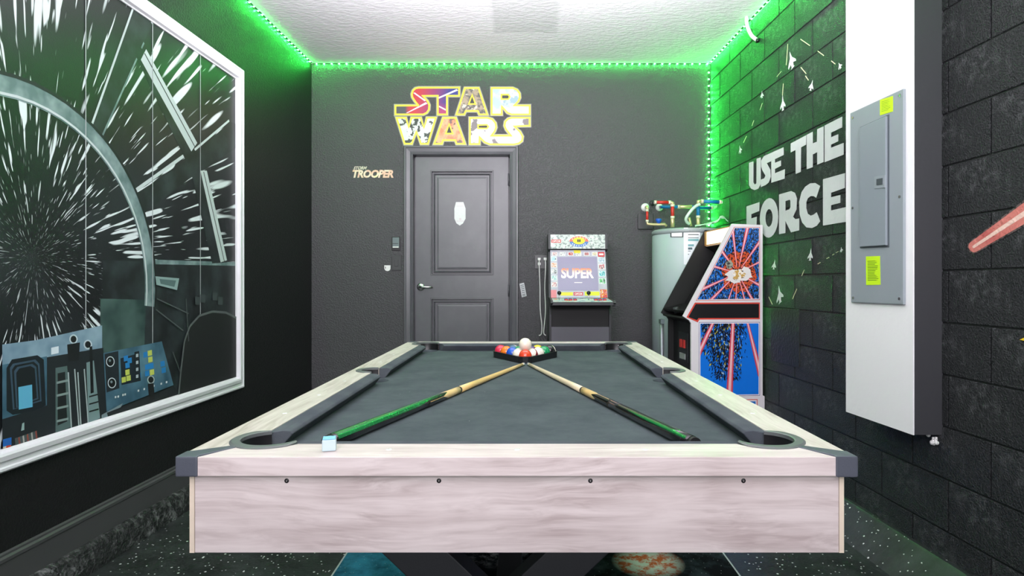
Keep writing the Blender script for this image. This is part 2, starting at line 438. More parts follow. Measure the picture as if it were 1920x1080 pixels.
# curbs where the slab meets the walls, and the quarter-round on the left
cu = MB(); pr = [(-.02, 0), (.055, 0), (.05, .05), (.038, .088), (.02, .1), (-.02, .1)]
vs = [Vector((lx(y)+a, y, z)) for y in (YF, YB) for a, z in pr]; k = len(pr)
cu.add(vs, [(i, (i+1) % k, (i+1) % k+k, i+k) for i in range(k)]+[tuple(range(k)), tuple(range(2*k-1, k-1, -1))], wall_paint('scuffed_black_curb', (36, 37, 38), (150, 152, 152), 90, .7, .45, .38, .7))
struct('trim_1', cu, base=(0, 0, 0))
cu = MB(); pr = [(.02, 0), (-.14, 0), (-.10, .035), (-.05, .075), (-.015, .1), (.02, .1)]
vs = [Vector((rx(y)+a, y, z)) for y in (YF, YB) for a, z in pr]
cu.add(vs, [(i, (i+1) % k, (i+1) % k+k, i+k) for i in range(k)]+[tuple(range(k)), tuple(range(2*k-1, k-1, -1))], M['floor'])
struct('trim_2', cu, base=(0, 0, 0))
bb = MB(); pr = [(-.02, .1), (.012, .1), (.012, .185), (.016, .19), (.016, .2), (.008, .205), (.008, .212), (.0, .216), (-.02, .216)]; k = len(pr)
vs = [Vector((lx(y)+a, y, z)) for y in (YF, YB-.001) for a, z in pr]
bb.add(vs, [(i, (i+1) % k, (i+1) % k+k, i+k) for i in range(k)]+[tuple(range(k)), tuple(range(2*k-1, k-1, -1))], mat('grey_black_trim_paint', (74, 74, 75), .3))
struct('baseboard_left', bb, base=(0, 0, 0))
# boxed-out chase on the right wall (white face, black flank), carries the breaker panel
y0, y1, zb = 2.18, 2.578, .533
def cxx(y): return CX0+CK*y
ch = MB(); th = .006
def chase_piece(ya, yb, xa, xb, za, zb_, m):   # xa(y) -> face side
    return MB().hexa([(xa(ya), ya, za), (xb(ya), ya, za), (xb(yb), yb, za), (xa(yb), yb, za), (xa(ya), ya, zb_), (xb(ya), ya, zb_), (xb(yb), yb, zb_), (xa(yb), yb, zb_)], m)
core = chase_piece(y0, y1, lambda y: cxx(y)+.004, lambda y: rx(y)+.004, zb, HC, mat('charcoal_chase_paint', (56, 56, 60), .5, bump=(30, .1)))
chase = struct('wall_chase', core, base=(0, 0, 0))
obj('white_face', chase_piece(y0-.0005, y1+.002, cxx, lambda y: cxx(y)+.0045, zb-.001, HC, M['white_paint']), chase)
obj('corner_trim', chase_piece(y0+.02, y0+.05, lambda y: rx(y)-.012, lambda y: rx(y)+.004, zb, HC, M['mortar']), chase)

# ================================================================== door
door = bpy.data.objects.new('door_1', None); C.objects.link(door); door.location = ((DX0+DX1)/2, YB+.03, 0); door['kind'] = 'structure'
sx0, sx1, sz1 = onB(777.5, 0).x, onB(953, 0).x, onB(0, 293.5).z
YD = YB+.028
def ringface(mb, rects, m):
    """nested rectangles (x0,z0,x1,z1,y) joined ring by ring, last one filled"""
    for i, (a, c, b, d, y) in enumerate(rects):
        vs = [(a, y, c), (b, y, c), (b, y, d), (a, y, d)]
        if i: mb.add(pv+vs, [(0, 1, 5, 4), (1, 2, 6, 5), (2, 3, 7, 6), (3, 0, 4, 7)], m)
        pv = vs
    mb.add(pv, [(0, 1, 2, 3)], m)
pu = (onB(806, 0).x, onB(0, 516).z, onB(925, 0).x, onB(0, 318).z)
pl = (onB(806, 0).x, .17, onB(925, 0).x, onB(0, 559).z)
sl = MB()
xs = [sx0, pu[0], pu[2], sx1]; zs = [.012, pl[1], pl[3], pu[1], pu[3], sz1]
for i in range(3):
    for j in range(5):
        if i == 1 and j in (1, 3): continue
        sl.add([(xs[i], YD, zs[j]), (xs[i+1], YD, zs[j]), (xs[i+1], YD, zs[j+1]), (xs[i], YD, zs[j+1])], [(0, 1, 2, 3)], M['door_paint'])
sl.add([(sx0, YD, .012), (sx1, YD, .012), (sx1, YD, sz1), (sx0, YD, sz1), (sx0, YD+.04, .012), (sx1, YD+.04, .012), (sx1, YD+.04, sz1), (sx0, YD+.04, sz1)],
       [(4, 7, 6, 5), (0, 4, 5, 1), (1, 5, 6, 2), (2, 6, 7, 3), (3, 7, 4, 0)], M['door_paint'])
obj('door_slab', sl, door, weld=None)
for p in (pu, pl):
    r = MB(); prof = [(0, 0), (.003, -.005), (.009, -.005), (.012, .022), (.020, .022), (.022, .008), (.028, .006), (.034, .022), (.048, .022), (.050, .008), (.062, .006)]
    ringface(r, [(p[0]+d, p[1]+d, p[2]-d, p[3]-d, YD+q_) for d, q_ in prof], M['door_paint'])
    obj('door_panel', r, door, weld=None)
# casing
def casing(mb, x0, x1, z1, prof, m):
    pts = []
    for d, o in prof: pts.append([(x0-d, YB-o, 0), (x0-d, YB-o, z1+d), (x1+d, YB-o, z1+d), (x1+d, YB-o, 0)])
    for a, b in zip(pts, pts[1:]):
        for i in range(3): mb.add([a[i], a[i+1], b[i+1], b[i]], [(0, 1, 2, 3)], m)
cs = MB(); casing(cs, DX0, DX1, DZ, [(-.001, -.10), (-.001, .012), (.006, .016), (.016, .012), (.020, .014), (.046, .020), (.050, .026), (.060, .026), (.063, 0)], M['door_paint'])
obj('casing', cs, door, weld=None)
st = MB(); st.box((DX0, YD+.041, 0), (DX0+.012, YD+.07, DZ), M['door_paint']).box((DX1-.012, YD+.041, 0), (DX1, YD+.07, DZ), M['door_paint']).box((DX0, YD+.041, DZ-.012), (DX1, YD+.07, DZ), M['door_paint'])
obj('door_stop', st, door)
hc = onB(789, 538, -.028)
hn = MB(); hn.lathe([(.001, -.012), (.02, -.012), (.029, -.006), (.030, 0)], hc, M['nickel'], 28, ax='y')
hn.tube([hc+Vector((0, -.01, 0)), hc+Vector((0, -.045, 0)), hc+Vector((.008, -.052, 0)), hc+Vector((.02, -.054, 0)), hc+Vector((.06, -.054, -.001)), hc+Vector((.098, -.050, -.003))], [.010, .010, .010, .009, .008, .007], M['nickel'], 12)
h_ = obj('door_handle', hn, door); h_['label'] = 'satin nickel lever handle on a round rose'
for z in (1.86, 1.02, .2):
    obj('hinge', MB().tube([(sx1+.002, YD-.003, z-.045), (sx1+.002, YD-.003, z+.045)], .006, M['door_paint'], 10), door)
# white plate stuck to the door's upper panel
tg = MB(); pp = [(855, 379), (869, 379), (873, 391), (873, 410), (868, 419), (862, 423), (856, 419), (852, 410), (852, 391)]
tg.loops([[P(x, y, YD+.008) for x, y in pp]], NB, .003, M['white_vinyl'])
for yy in (386, 414): 
    tg.loops([[P(x, y, YD+.008) for x, y in [(855.5, yy), (869.5, yy), (869.5, yy+1.2), (855.5, yy+1.2)]]], NB, .0034, flat(205, 196, 200))
tg.loops([[P(x, y, YD+.008) for x, y in arc(863, 411, 2.4, 2.4, 0, 2*PI*.93, 12)]], NB, .0036, flat(208, 198, 202))
tag(obj('door_sticker', tg), 'small white tapered plate sticker on the upper door panel', 'sticker')

# ================================================================== framed mural on the left wall
MY0, MY1, MZ0, MZ1 = .72, 3.515, .475, 2.292
mural = thing('framed_mural', (lx(2.1), 2.1, MZ0), 'huge white-framed print of star streaks seen through a cockpit window, on the left wall', 'picture')
def Lp(y, z, off): return Vector((lx(y), y, z))+NL*off
fr = MB(); prof = [(0, 0), (0, .018), (.006, .024), (.014, .024), (.018, .019), (.034, .019), (.038, .027), (.054, .030), (.062, .026), (.066, .012), (.072, .010), (.072, 0)]
pts = [[Lp(MY0+d, MZ0+d, o), Lp(MY1-d, MZ0+d, o), Lp(MY1-d, MZ1-d, o), Lp(MY0+d, MZ1-d, o)] for d, o in prof]
for a, b in zip(pts, pts[1:]):
    for i in range(4): fr.add([a[i], a[(i+1) % 4], b[(i+1) % 4], b[i]], [(0, 1, 2, 3)], M['white_frame'])
obj('frame', fr, mural)
def streak_mat():
    q = NT('printed_star_streaks', 0.32)
    x, y, z = q.sep(q.tc)      # object origin lies at the point the streaks run from
    r = q.math('SQRT', q.math('ADD', q.math('MULTIPLY', y, y), q.math('MULTIPLY', z, z)))
    r = q.math('MAXIMUM', r, .02)
    lg = q.math('LOGARITHM', r, 2.718)
    def layer(kk, kr, lo, hi, off):
        c = q.comb(q.math('MULTIPLY', q.math('DIVIDE', y, r), kk), q.math('MULTIPLY', q.math('DIVIDE', z, r), kk), q.math('ADD', q.math('MULTIPLY', lg, kr), off))
        return q.rng(q.math('SUBTRACT', q.noise(c, 1.0, 1, 0.4), q.rng(r, .05, .6, .055, 0)), lo, hi)
    a = layer(20, 2.2, .62, .66, 0); b = layer(40, 3.6, .64, .68, 11); c = layer(75, 5.0, .69, .74, 23)
    s_ = q.math('MAXIMUM', a, q.math('MAXIMUM', b, c))
    s_ = q.math('MULTIPLY', s_, q.rng(r, .05, .3, .25, 1.0))
    base = q.mix(q.rng(q.noise(q.tc, 2.5, 3), .4, .8), L3((26, 29, 31)), L3((44, 50, 53)))
    q.color(q.mix(s_, base, L3((222, 232, 234))))
    q.bump(q.noise(q.tc, 260, 2), .12, .003)
    return q.m
cy_, cz_ = 2.06, 1.16          # where the streaks run from, on the wall
pic = MB(); pic.loops([[Lp(y, z, .0) for y, z in [(MY0+.05, MZ0+.05), (MY1-.05, MZ0+.05), (MY1-.05, MZ1-.05), (MY0+.05, MZ1-.05)]]], NL, .004, streak_mat())
po = obj('star_print', pic, mural); 
sh = Lp(cy_, cz_, .004)-mural.location
po.data.transform(Matrix.Translation(-sh)); po.location = sh
# printed scenery over the stars: one flat print, shapes in their own inks
sc_ = MB(); teal = speck('printed_teal_metal', [(96, 120, 120), (150, 172, 172)], 9, (.4, .7)); dk = flat(30, 36, 38); dkg = speck('printed_dark_metal', [(30, 34, 36), (50, 60, 62)], 8, (.4, .7))
lt = flat(196, 208, 208); con = speck('printed_console_blue', [(52, 86, 104), (92, 132, 150)], 6, (.35, .7)); conp = speck('printed_console_pale', [(110, 140, 158), (150, 178, 192)], 7, (.35, .7))
BY0, BY1, BZ0, BZ1 = MY0+.07, MY1-.07, MZ0+.07, MZ1-.07
def clip(poly):
    def cut(p, f):
        out = []
        for i in range(len(p)):
            a, b = p[i-1], p[i]; fa, fb = f(a), f(b)
            if (fa >= 0) != (fb >= 0): t = fa/(fa-fb); out.append((a[0]+(b[0]-a[0])*t, a[1]+(b[1]-a[1])*t))
            if fb >= 0: out.append(b)
        return out
    for f in (lambda q: q[0]-BY0, lambda q: BY1-q[0], lambda q: q[1]-BZ0, lambda q: BZ1-q[1]):
        if poly: poly = cut(poly, f)
    return poly
lay = [0]
def yz(poly, m, lift=None):
    poly = clip(poly)
    if len(poly) < 3: return
    lay[0] += 1
    sc_.loops([[Lp(y, z, 0) for y, z in poly]], NL, 0, m, n0=.0045+.00003*lay[0])
def px_(poly, m): yz([(onL(x, y).y, onL(x, y).z) for x, y in poly], m)
def line(a, b, wd, m):
    (x0, y0_), (x1, y1_) = [(onL(*p).y, onL(*p).z) for p in (a, b)]
    d = Vector((x1-x0, y1_-y0_)); d.normalize(); n = Vector((-d.y, d.x))*wd/2
    yz([(x0+n.x, y0_+n.y), (x1+n.x, y1_+n.y), (x1-n.x, y1_-n.y), (x0-n.x, y0_-n.y)], m)
def arcband(cy, cz, r0, r1, a0, a1, m, n=10, sq=1.0):
    for i in range(n):
        t0 = a0+(a1-a0)*i/n; t1 = a0+(a1-a0)*(i+1)/n
        yz([(cy+r0*math.cos(t0), cz+r0*math.sin(t0)*sq), (cy+r1*math.cos(t0), cz+r1*math.sin(t0)*sq), (cy+r1*math.cos(t1), cz+r1*math.sin(t1)*sq), (cy+r0*math.cos(t1), cz+r0*math.sin(t1)*sq)], m)
# dark cabin wall at the right, below the sill
px_([(190, 488), (440, 494), (440, 712), (190, 800)], dkg)
px_([(186, 560), (272, 562), (268, 670), (186, 690)], speck('printed_green_metal', [(44, 66, 64), (82, 108, 102)], 5, (.35, .7)))
line((282, 491), (440, 495), .02, teal)
# window beams and outer bars
px_([(160, 262), (178, 280), (283, 45), (262, 0), (250, 0)], dkg); line((160, 262), (248, 14), .010, lt); line((182, 272), (268, 80), .008, teal)
px_([(240, 372), (262, 405), (360, 330), (440, 278), (440, 232), (430, 228), (350, 300)], dkg); line((240, 366), (343, 292), .016, lt); line((362, 282), (428, 226), .012, lt)
px_([(250, 100), (262, 88), (368, 290), (380, 318), (360, 330), (345, 298)], dkg)
px_([(262, 112), (272, 92), (368, 268), (357, 284)], lt); line((269, 100), (364, 276), .006, dk)
px_([(358, 330), (374, 312), (424, 492), (396, 494)], dkg)
px_([(374, 320), (386, 320), (424, 488), (412, 492)], lt); line((380, 322), (419, 490), .006, dk)
# one broad round-headed window arch
arcband(2.03, 1.05, .62, .70, -.12, 2.55, teal, 26); arcband(2.03, 1.05, .688, .70, -.12, 2.55, dk, 26); arcband(2.03, 1.05, .625, .634, -.12, 2.55, lt, 26)
px_([(0, 652), (188, 610), (188, 660), (0, 700)], conp)
# console
px_([(0, 646), (188, 622), (188, 656), (0, 690)], conp); px_([(0, 684), (190, 652), (200, 800), (0, 870)], flat(34, 40, 44))
px_([(0, 684), (84, 668), (84, 760), (0, 786)], con); px_([(8, 690), (18, 674), (66, 666), (78, 674), (82, 760), (60, 770), (20, 778), (8, 770)], flat(24, 32, 38))
for i in range(4): px_([(14+i*4, 690+i*3), (20+i*4, 682+i*3), (62-i*3, 674+i*4), (70-i*3, 682+i*3), (74-i*3, 752-i*2), (20+i*3, 768-i*2)], flat(24, 30, 34) if i % 2 else flat(58, 80, 96))
px_([(30, 726), (56, 721), (57, 763), (31, 768)], flat(96, 176, 208))
px_([(92, 652), (106, 649), (106, 662), (92, 665)], flat(214, 228, 234))
for cx, cy2 in ((134, 636), (161, 646)):
    px_(arc(cx, cy2, 8, 9, 0, 2*PI*.95, 14), flat(190, 206, 212)); px_(arc(cx, cy2, 5.5, 6.5, 0, 2*PI*.95, 14), flat(26, 30, 32))
px_([(122, 646), (146, 642), (144, 676), (124, 678)], flat(24, 28, 30))
px_([(100, 690), (122, 686), (130, 800), (100, 812)], flat(84, 106, 104)); px_([(104, 700), (118, 697), (122, 790), (104, 798)], flat(28, 34, 35))
for x in (124, 142):
    for a, b in (((x, 698), (x+6, 802)), ((x+12, 692), (x+20, 798))): line(a, b, .006, flat(170, 186, 186))
px_([(158, 680), (172, 676), (184, 784), (162, 794)], flat(120, 146, 146)); px_([(164, 650), (169, 649), (172, 736), (166, 738)], flat(22, 26, 28))
for i in range(4): line((102, 718+i*24), (124, 713+i*24), .008, flat(136, 156, 152)); 
for i in range(3): line((163, 744+i*14), (181, 739+i*14), .006, flat(30, 36, 38))
px_([(190, 662), (300, 640), (322, 722), (196, 772)], con)
px_([(192, 664), (218, 658), (220, 728), (196, 736)], flat(36, 44, 50)); px_([(222, 672), (250, 664), (252, 716), (224, 722)], flat(30, 40, 48))
for cx, cy2 in ((203, 678), (206, 718)):
    px_(arc(cx, cy2, 8, 10, 0, 2*PI*.95, 16), flat(200, 214, 218)); px_(arc(cx, cy2, 6.5, 8.3, 0, 2*PI*.95, 16), flat(22, 26, 28)); px_(arc(cx-1, cy2-2, 2.2, 2.6, 0, 2*PI*.95, 10), flat(120, 138, 142))
for (x, y, c) in ((228, 668, 'b'), (235, 672, 'b'), (231, 681, 'b'), (231, 694, 'y'), (224, 708, 'y'), (233, 705, 'y'), (273, 658, 'y'), (265, 661, 'b'), (274, 670, 'y'), (268, 684, 'b'), (276, 682, 'b'), (268, 696, 'b'), (277, 694, 'y'), (252, 700, 'b'), (297, 678, 'b'), (299, 690, 'b')):
    px_([(x, y), (x+8, y-2), (x+8.5, y+8), (x+.5, y+10)], flat(40, 128, 192) if c == 'b' else flat(196, 208, 96))
px_([(248, 660), (257, 658), (260, 714), (251, 716)], flat(30, 38, 44))
for i in range(4): px_([(251, 664+i*13), (255.5, 663+i*13), (255.5, 669+i*13), (251, 670+i*13)], flat(176, 190, 196))
for (x, y) in ((211, 743), (216, 742), (225, 739), (229, 738), (254, 731), (265, 728), (283, 722), (297, 718), (307, 715)): px_([(x, y), (x+3, y-.7), (x+3, y+3), (x, y+3.7)], flat(210, 218, 218))
px_([(186, 778), (226, 756), (218, 772), (186, 790)], flat(128, 146, 152)); px_([(196, 774), (322, 724), (330, 734), (200, 790)], flat(34, 40, 42))
px_(arc(279, 712, 7, 8, 0, 2*PI*.95, 14), flat(168, 184, 184)); px_(arc(279, 712, 5, 6, 0, 2*PI*.95, 14), flat(28, 32, 34)); px_([(273, 720), (284, 718), (286, 748), (276, 752)], flat(28, 30, 32))
px_([(0, 824), (16, 820), (16, 834), (0, 838)], flat(36, 100, 180)); px_([(0, 838), (15, 834), (15, 850), (0, 856)], flat(200, 196, 176)); px_([(6, 836), (15, 834), (14, 844), (6, 846)], flat(190, 66, 40))
px_([(22, 822), (62, 808), (66, 826), (24, 842)], flat(74, 84, 86))
for i in range(5): line((30+i*8, 820-i*3), (32+i*8, 838-i*3), .006, flat(170, 170, 164) if i % 2 else flat(140, 70, 60))
px_([(36, 794), (40, 792), (40, 806), (34, 808)], flat(150, 180, 176))
# seat back silhouette and small lamp at the right
seat = [(331, 742), (336, 690), (342, 640), (352, 612), (370, 592), (395, 584), (420, 586), (440, 596)]
px_(seat+[(440, 712)], flat(32, 34, 35))
for a, b in zip(seat, seat[1:]): line(a, b, .012, flat(92, 98, 98))
px_([(287, 518), (332, 522), (328, 544), (289, 534)], flat(140, 166, 164)); px_([(295, 523), (326, 526), (323, 538), (297, 532)], flat(88, 112, 112))
for a, b in (((290, 560), (350, 588)), ((288, 580), (340, 620)), ((345, 560), (350, 640)), ((320, 660), (335, 700))): line(a, b, .006, flat(80, 88, 88))
for x, y in ((362, 556), (372, 552), (395, 548), (405, 556)): px_([(x, y), (x+9, y+1), (x+9, y+16), (x, y+15)], flat(64, 72, 74))
sco = obj('printed_scenery', sc_, mural, weld=None)
seam = MB()
for x, y_top, y_bot in ((157, 0, 812), (283, 0, 760), (373, 60, 735)):
    yv = onL(x, 500).y
    seam.hexa([Lp(yv, BZ0, .0062), Lp(yv+.004, BZ0, .0062), Lp(yv+.004, BZ0, .0068), Lp(yv, BZ0, .0068), Lp(yv, BZ1, .0062), Lp(yv+.004, BZ1, .0062), Lp(yv+.004, BZ1, .0068), Lp(yv, BZ1, .0068)], M['mural_seam'])
    obj('paper_seam', seam, mural); seam = MB()

# ================================================================== LED strips
def led_strip(name, a, b, n, label, step=.0565):
    """tape from a to b on a surface whose outward normal is n"""
    a = Vector(a); b = Vector(b); n = Vector(n).normalized(); d = (b-a).normalized(); u = n.cross(d).normalized()
    t = thing(name, a, label, 'led strip', 'green led strips round the ceiling edge')
    w2, th = .005, .0015
    tp = MB().hexa([a-u*w2, b-u*w2, b+u*w2, a+u*w2, a-u*w2+n*th, b-u*w2+n*th, b+u*w2+n*th, a+u*w2+n*th], M['led_tape'])
    obj('tape', tp, t)
    mb = MB(); h = .003
    mb.hexa([-d*h-u*h, d*h-u*h, d*h+u*h, -d*h+u*h, -d*h-u*h+n*.0022, d*h-u*h+n*.0022, d*h+u*h+n*.0022, -d*h+u*h+n*.0022], M['led'])
    L = (b-a).length; s = step*.5; first = None
    while s < L:
        if first is None: o = obj('led', mb, t, world=False); first = o.data
        else: o = bpy.data.objects.new('led', first); C.objects.link(o); o.parent = t
        o.location = d*s+n*th; s += step
zl = HC-.010
led_strip('led_strip', (lx(YB)+.012, YB-.009, HC), (rx(YB)-.012, YB-.009, HC), (0, 0, -1), 'green led strip along the ceiling line of the back wall')
led_strip('led_strip', Lp(YB-.03, HC, .009), Lp(.8, HC, .009), (0, 0, -1), 'green led strip running along the top of the left wall')
led_strip('led_strip', tangR(YB-.03, HC, .009), tangR(.8, HC, .009), (0, 0, -1), 'green led strip running along the top of the right wall')
xk = rx(YB)-.008
led_strip('led_strip', (xk, YB, zl-.03), (xk, YB, .80), (-.25, -1, 0), 'green led strip hanging down the far right corner', .050)

# ================================================================== lettering above the door
E = lambda pts, ox=730, oy=150, k=6.857: [(ox+x/k, oy+y/k) for x, y in pts]
def fillmix(name, cols, scale, thr=(.42, .56)): return speck(name, cols, scale, thr)
def grad_mat():
    q = NT('red_to_blue_print', .5); x, y, z = q.sep(q.tc)
    f = q.rng(q.math('ADD', x, q.math('MULTIPLY', z, -.25)), -.42, -.20)
    c = q.mix(f, L3((196, 56, 70)), L3((58, 58, 136)))
    c = q.mix(q.rng(x, -.43, -.40, 1, 0), c, L3((84, 80, 88)))
    q.color(q.mix(q.math('MULTIPLY', q.rng(z, .26, .32, 1, 0), q.rng(x, -.22, -.2)), c, L3((170, 60, 110)))); return q.m
sign = thing('wall_sign', onB(867, 272, 0), 'large yellow-outlined two-line wording stuck on the wall above the door', 'sign')
letters = [
 ([(68,318),(352,318),(320,280),(285,225),(278,180),(295,130),(330,98),(375,88),(908,88),(908,215),(752,215),(752,455),(612,455),(612,215),(455,215),(500,265),(525,320),(520,385),(490,430),(440,455),(68,455)], None, grad_mat()),
 ([(965,93),(1155,93),(1275,455),(1150,455),(1130,410),(990,410),(970,455),(848,455)], [(1065,215),(1095,300),(1035,300)], fillmix('brown_grey_print', [(96, 92, 92), (170, 150, 130), (210, 200, 190)], 26)),
 ([(1305,93),(1590,93),(1650,120),(1685,170),(1690,230),(1665,285),(1630,318),(1815,318),(1815,455),(1570,455),(1510,430),(1455,365),(1455,455),(1305,455)], [(1450,198),(1525,198),(1537,217),(1525,238),(1450,238)], fillmix('pale_blue_print', [(176, 192, 196), (205, 200, 205), (150, 176, 190)], 14)),
 ([(78,475),(222,475),(250,585),(278,475),(412,475),(445,590),(475,475),(612,475),(505,832),(400,832),(348,690),(297,832),(190,832)], None, fillmix('black_white_print', [(205, 210, 206), (60, 62, 62), (236, 238, 236)], 22, (.5, .54))),
 ([(685,475),(862,475),(988,832),(858,832),(840,785),(700,785),(685,832),(562,832)], [(770,590),(802,680),(738,680)], fillmix('orange_print', [(232, 132, 96), (240, 170, 130), (120, 96, 96)], 14)),
 ([(1025,478),(1260,475),(1330,495),(1375,550),(1385,610),(1365,665),(1335,705),(1540,705),(1490,640),(1470,590),(1480,530),(1520,490),(1570,475),(1815,475),(1815,600),(1630,605),(1690,660),(1725,725),(1715,790),(1670,825),(1600,840),(1290,838),(1220,810),(1170,760),(1168,835),(1025,835)], [(1150,588),(1250,585),(1262,600),(1250,615),(1150,614)], fillmix('white_pink_print', [(232, 224, 226), (206, 196, 200), (128, 118, 122)], 13)),
]
halo = mat('clear_sticker_edge', (150, 148, 140), .4)
for outer, hole, fm in letters:
    mb = MB(); O = E(outer); I = inset(O, 3.3)
    Z = lambda p: [onB(x, y) for x, y in p]
    X_ = inset(O, -1.6)
    mb.loops([Z(X_), Z(O)], NB, .0012, halo)
    mb.loops([Z(O), Z(I)], NB, .0016, M['yellow'])
    if hole:
        H = E(hole); HO = inset(H, -2.8)
        mb.loops([Z(I), Z(HO)], NB, .0014, fm); mb.loops([Z(HO), Z(H)], NB, .0016, M['yellow'])
    else: mb.loops([Z(I)], NB, .0014, fm)
    if outer[0] == (68, 318):
        for s4 in ([(310,170),(325,160),(470,262),(455,275)], [(215,425),(235,425),(490,305),(470,285)], [(625,225),(640,240),(885,135),(865,118)], [(640,330),(640,350),(725,395),(725,375)]):
            mb.loops([Z(E(s4))], NB, .0002, flat(226, 214, 240), n0=.0014)
    obj('letter', mb, sign, weld=None)
# small two-word sticker
trp = MB(); a = onB(661, 333.5); ux = onB(738, 333.5)-a; uy = onB(661, 318.5)-a
put_text(trp, 'TROOPER', a, ux, uy, NB, .0012, flat(90, 80, 66), bold=.085, shear=.22, space=.93)
put_text(trp, 'TROOPER', a+Vector((0, 0, .0)), ux, uy, NB, .0018, speck('cream_print', [(232, 214, 190), (226, 184, 160), (232, 224, 170)], 12), bold=.045, shear=.22, space=.95)
a = onB(662.5, 318); put_text(trp, 'STORM', a, onB(687, 318)-a, onB(664, 312)-a, NB, .0018, flat(216, 208, 190), bold=.03, shear=.2)
tag(obj('name_sticker', trp, weld=None), 'small cream slanted lettering sticker on the back wall left of the door', 'sticker')
# switches and stickers of the back wall
def plate(name, x0, y0_, x1, y1_, m, th=.006): return obj
sw = thing('wall_switch', onB(742, 470), 'upper wall control with a silvery face left of the door', 'switch')
a, b = onB(734.5, 470), onB(750.5, 444)
obj('cover_plate', MB().box((a.x, YB-.007, a.z), (b.x, YB, b.z), M['black']), sw, bevel=.002)
mb = MB().box((a.x+.008, YB-.014, a.z+.020), (b.x-.006, YB-.005, b.z-.006), M['switch_teal']); obj('rocker', mb, sw, bevel=.002)
mb = MB().box((a.x+.010, YB-.0155, a.z+.05), (b.x-.012, YB-.0135, a.z+.054), M['black']).box((a.x+.010, YB-.0155, a.z+.022), (b.x-.010, YB-.0135, a.z+.030), M['white_plastic']); obj('slider', mb, sw)
sw = thing('wall_switch', onB(743, 507), 'lower dark grey rocker switch left of the door', 'switch')
a, b = onB(734.5, 507), onB(752.5, 480)
obj('cover_plate', MB().box((a.x, YB-.006, a.z), (b.x, YB, b.z), M['switch_grey']), sw, bevel=.002)
obj('rocker', MB().box((a.x+.022, YB-.010, a.z+.03), (b.x-.022, YB-.004, b.z-.026), M['switch_grey']), sw, bevel=.0015)
mb = MB(); mb.loops([[onB(x, y) for x, y in [(720.8, 497.5), (732.3, 497.5)]+arc(726.5, 502.5, 5.8, 5.8, 0, PI, 10)]], NB, .004, M['white_plastic'])
mb.loops([[onB(x, y) for x, y in [(722.4, 500), (723.6, 500), (723.6, 503.5), (722.4, 503.5)]]], NB, .0045, M['black'])
tag(obj('round_sticker', mb, weld=None), 'tiny white half-round badge beside the lower switch', 'sticker')
mb = MB(); qd = [(974, 532), (982.5, 530), (987.5, 555), (978.5, 557.5)]
mb.loops([[onB(x, y) for x, y in qd]], NB, .0015, flat(196, 200, 202))
def bil(q4, u, v): 
    a, b, c, d = [Vector(p) for p in q4]; return a*(1-u)*(1-v)+b*u*(1-v)+c*u*v+d*(1-u)*v
for v in (.12, .25, .38, .52, .66, .8, .9):
    mb.loops([[onB(*bil(qd, u, vv)) for u, vv in ((.15, v), (.85, v), (.85, v+.05), (.15, v+.05))]], NB, .0019, flat(88, 92, 96))
tag(obj('label_sticker', mb, weld=None), 'small tilted printed label on the wall right of the door', 'sticker')
# outlet and cables left of the small arcade
ol = thing('wall_outlet', onB(1014, 504), 'dark outlet plate with plugs left of the small arcade', 'outlet')
a, b = onB(1002.5, 504), onB(1026, 478)
obj('cover_plate', MB().box((a.x, YB-.006, a.z), (b.x, YB, b.z), M['switch_grey']), ol, bevel=.002)
for x, y in ((1011, 486), (1011, 495), (1022, 486)):
    p = onB(x, y); obj('plug', MB().box((p.x-.011, YB-.034, p.z-.010), (p.x+.011, YB-.006, p.z+.010), M['white_plastic']), ol, bevel=.003)
def smooth_path(ps, n=6):
    ps = [Vector(p) for p in ps]; out = []
    for i in range(len(ps)-1):
        p0, p1, p2, p3 = ps[max(i-1, 0)], ps[i], ps[i+1], ps[min(i+2, len(ps)-1)]
        for j in range(n):
            t = j/n; out.append(.5*((2*p1)+(p2-p0)*t+(2*p0-5*p1+4*p2-p3)*t*t+(3*p1-p0-3*p2+p3)*t**3))
    return out+[ps[-1]]
cb = MB().tube(smooth_path([onB(1011, 487, .036), onB(1011, 500, .05), onB(1012.5, 540, .02), onB(1013, 580, .015), onB(1016, 610, .015), onB(1015, 626, .012), onB(1010.5, 629, .012)]), .0042, M['white_plastic'], 8)
tag(obj('power_cable', cb), 'white power cord hanging from the outlet, left strand', 'cord')
cb = MB().tube(smooth_path([onB(1022.5, 488, .036), onB(1023, 502, .05), onB(1021.5, 540, .02), onB(1023, 580, .015), onB(1021, 605, .015), onB(1019.5, 624, .02), onB(1023.5, 629, .02)]), .0042, M['white_plastic'], 8)
tag(obj('power_cable', cb), 'white power cord hanging beside the arcade, right strand', 'cord')

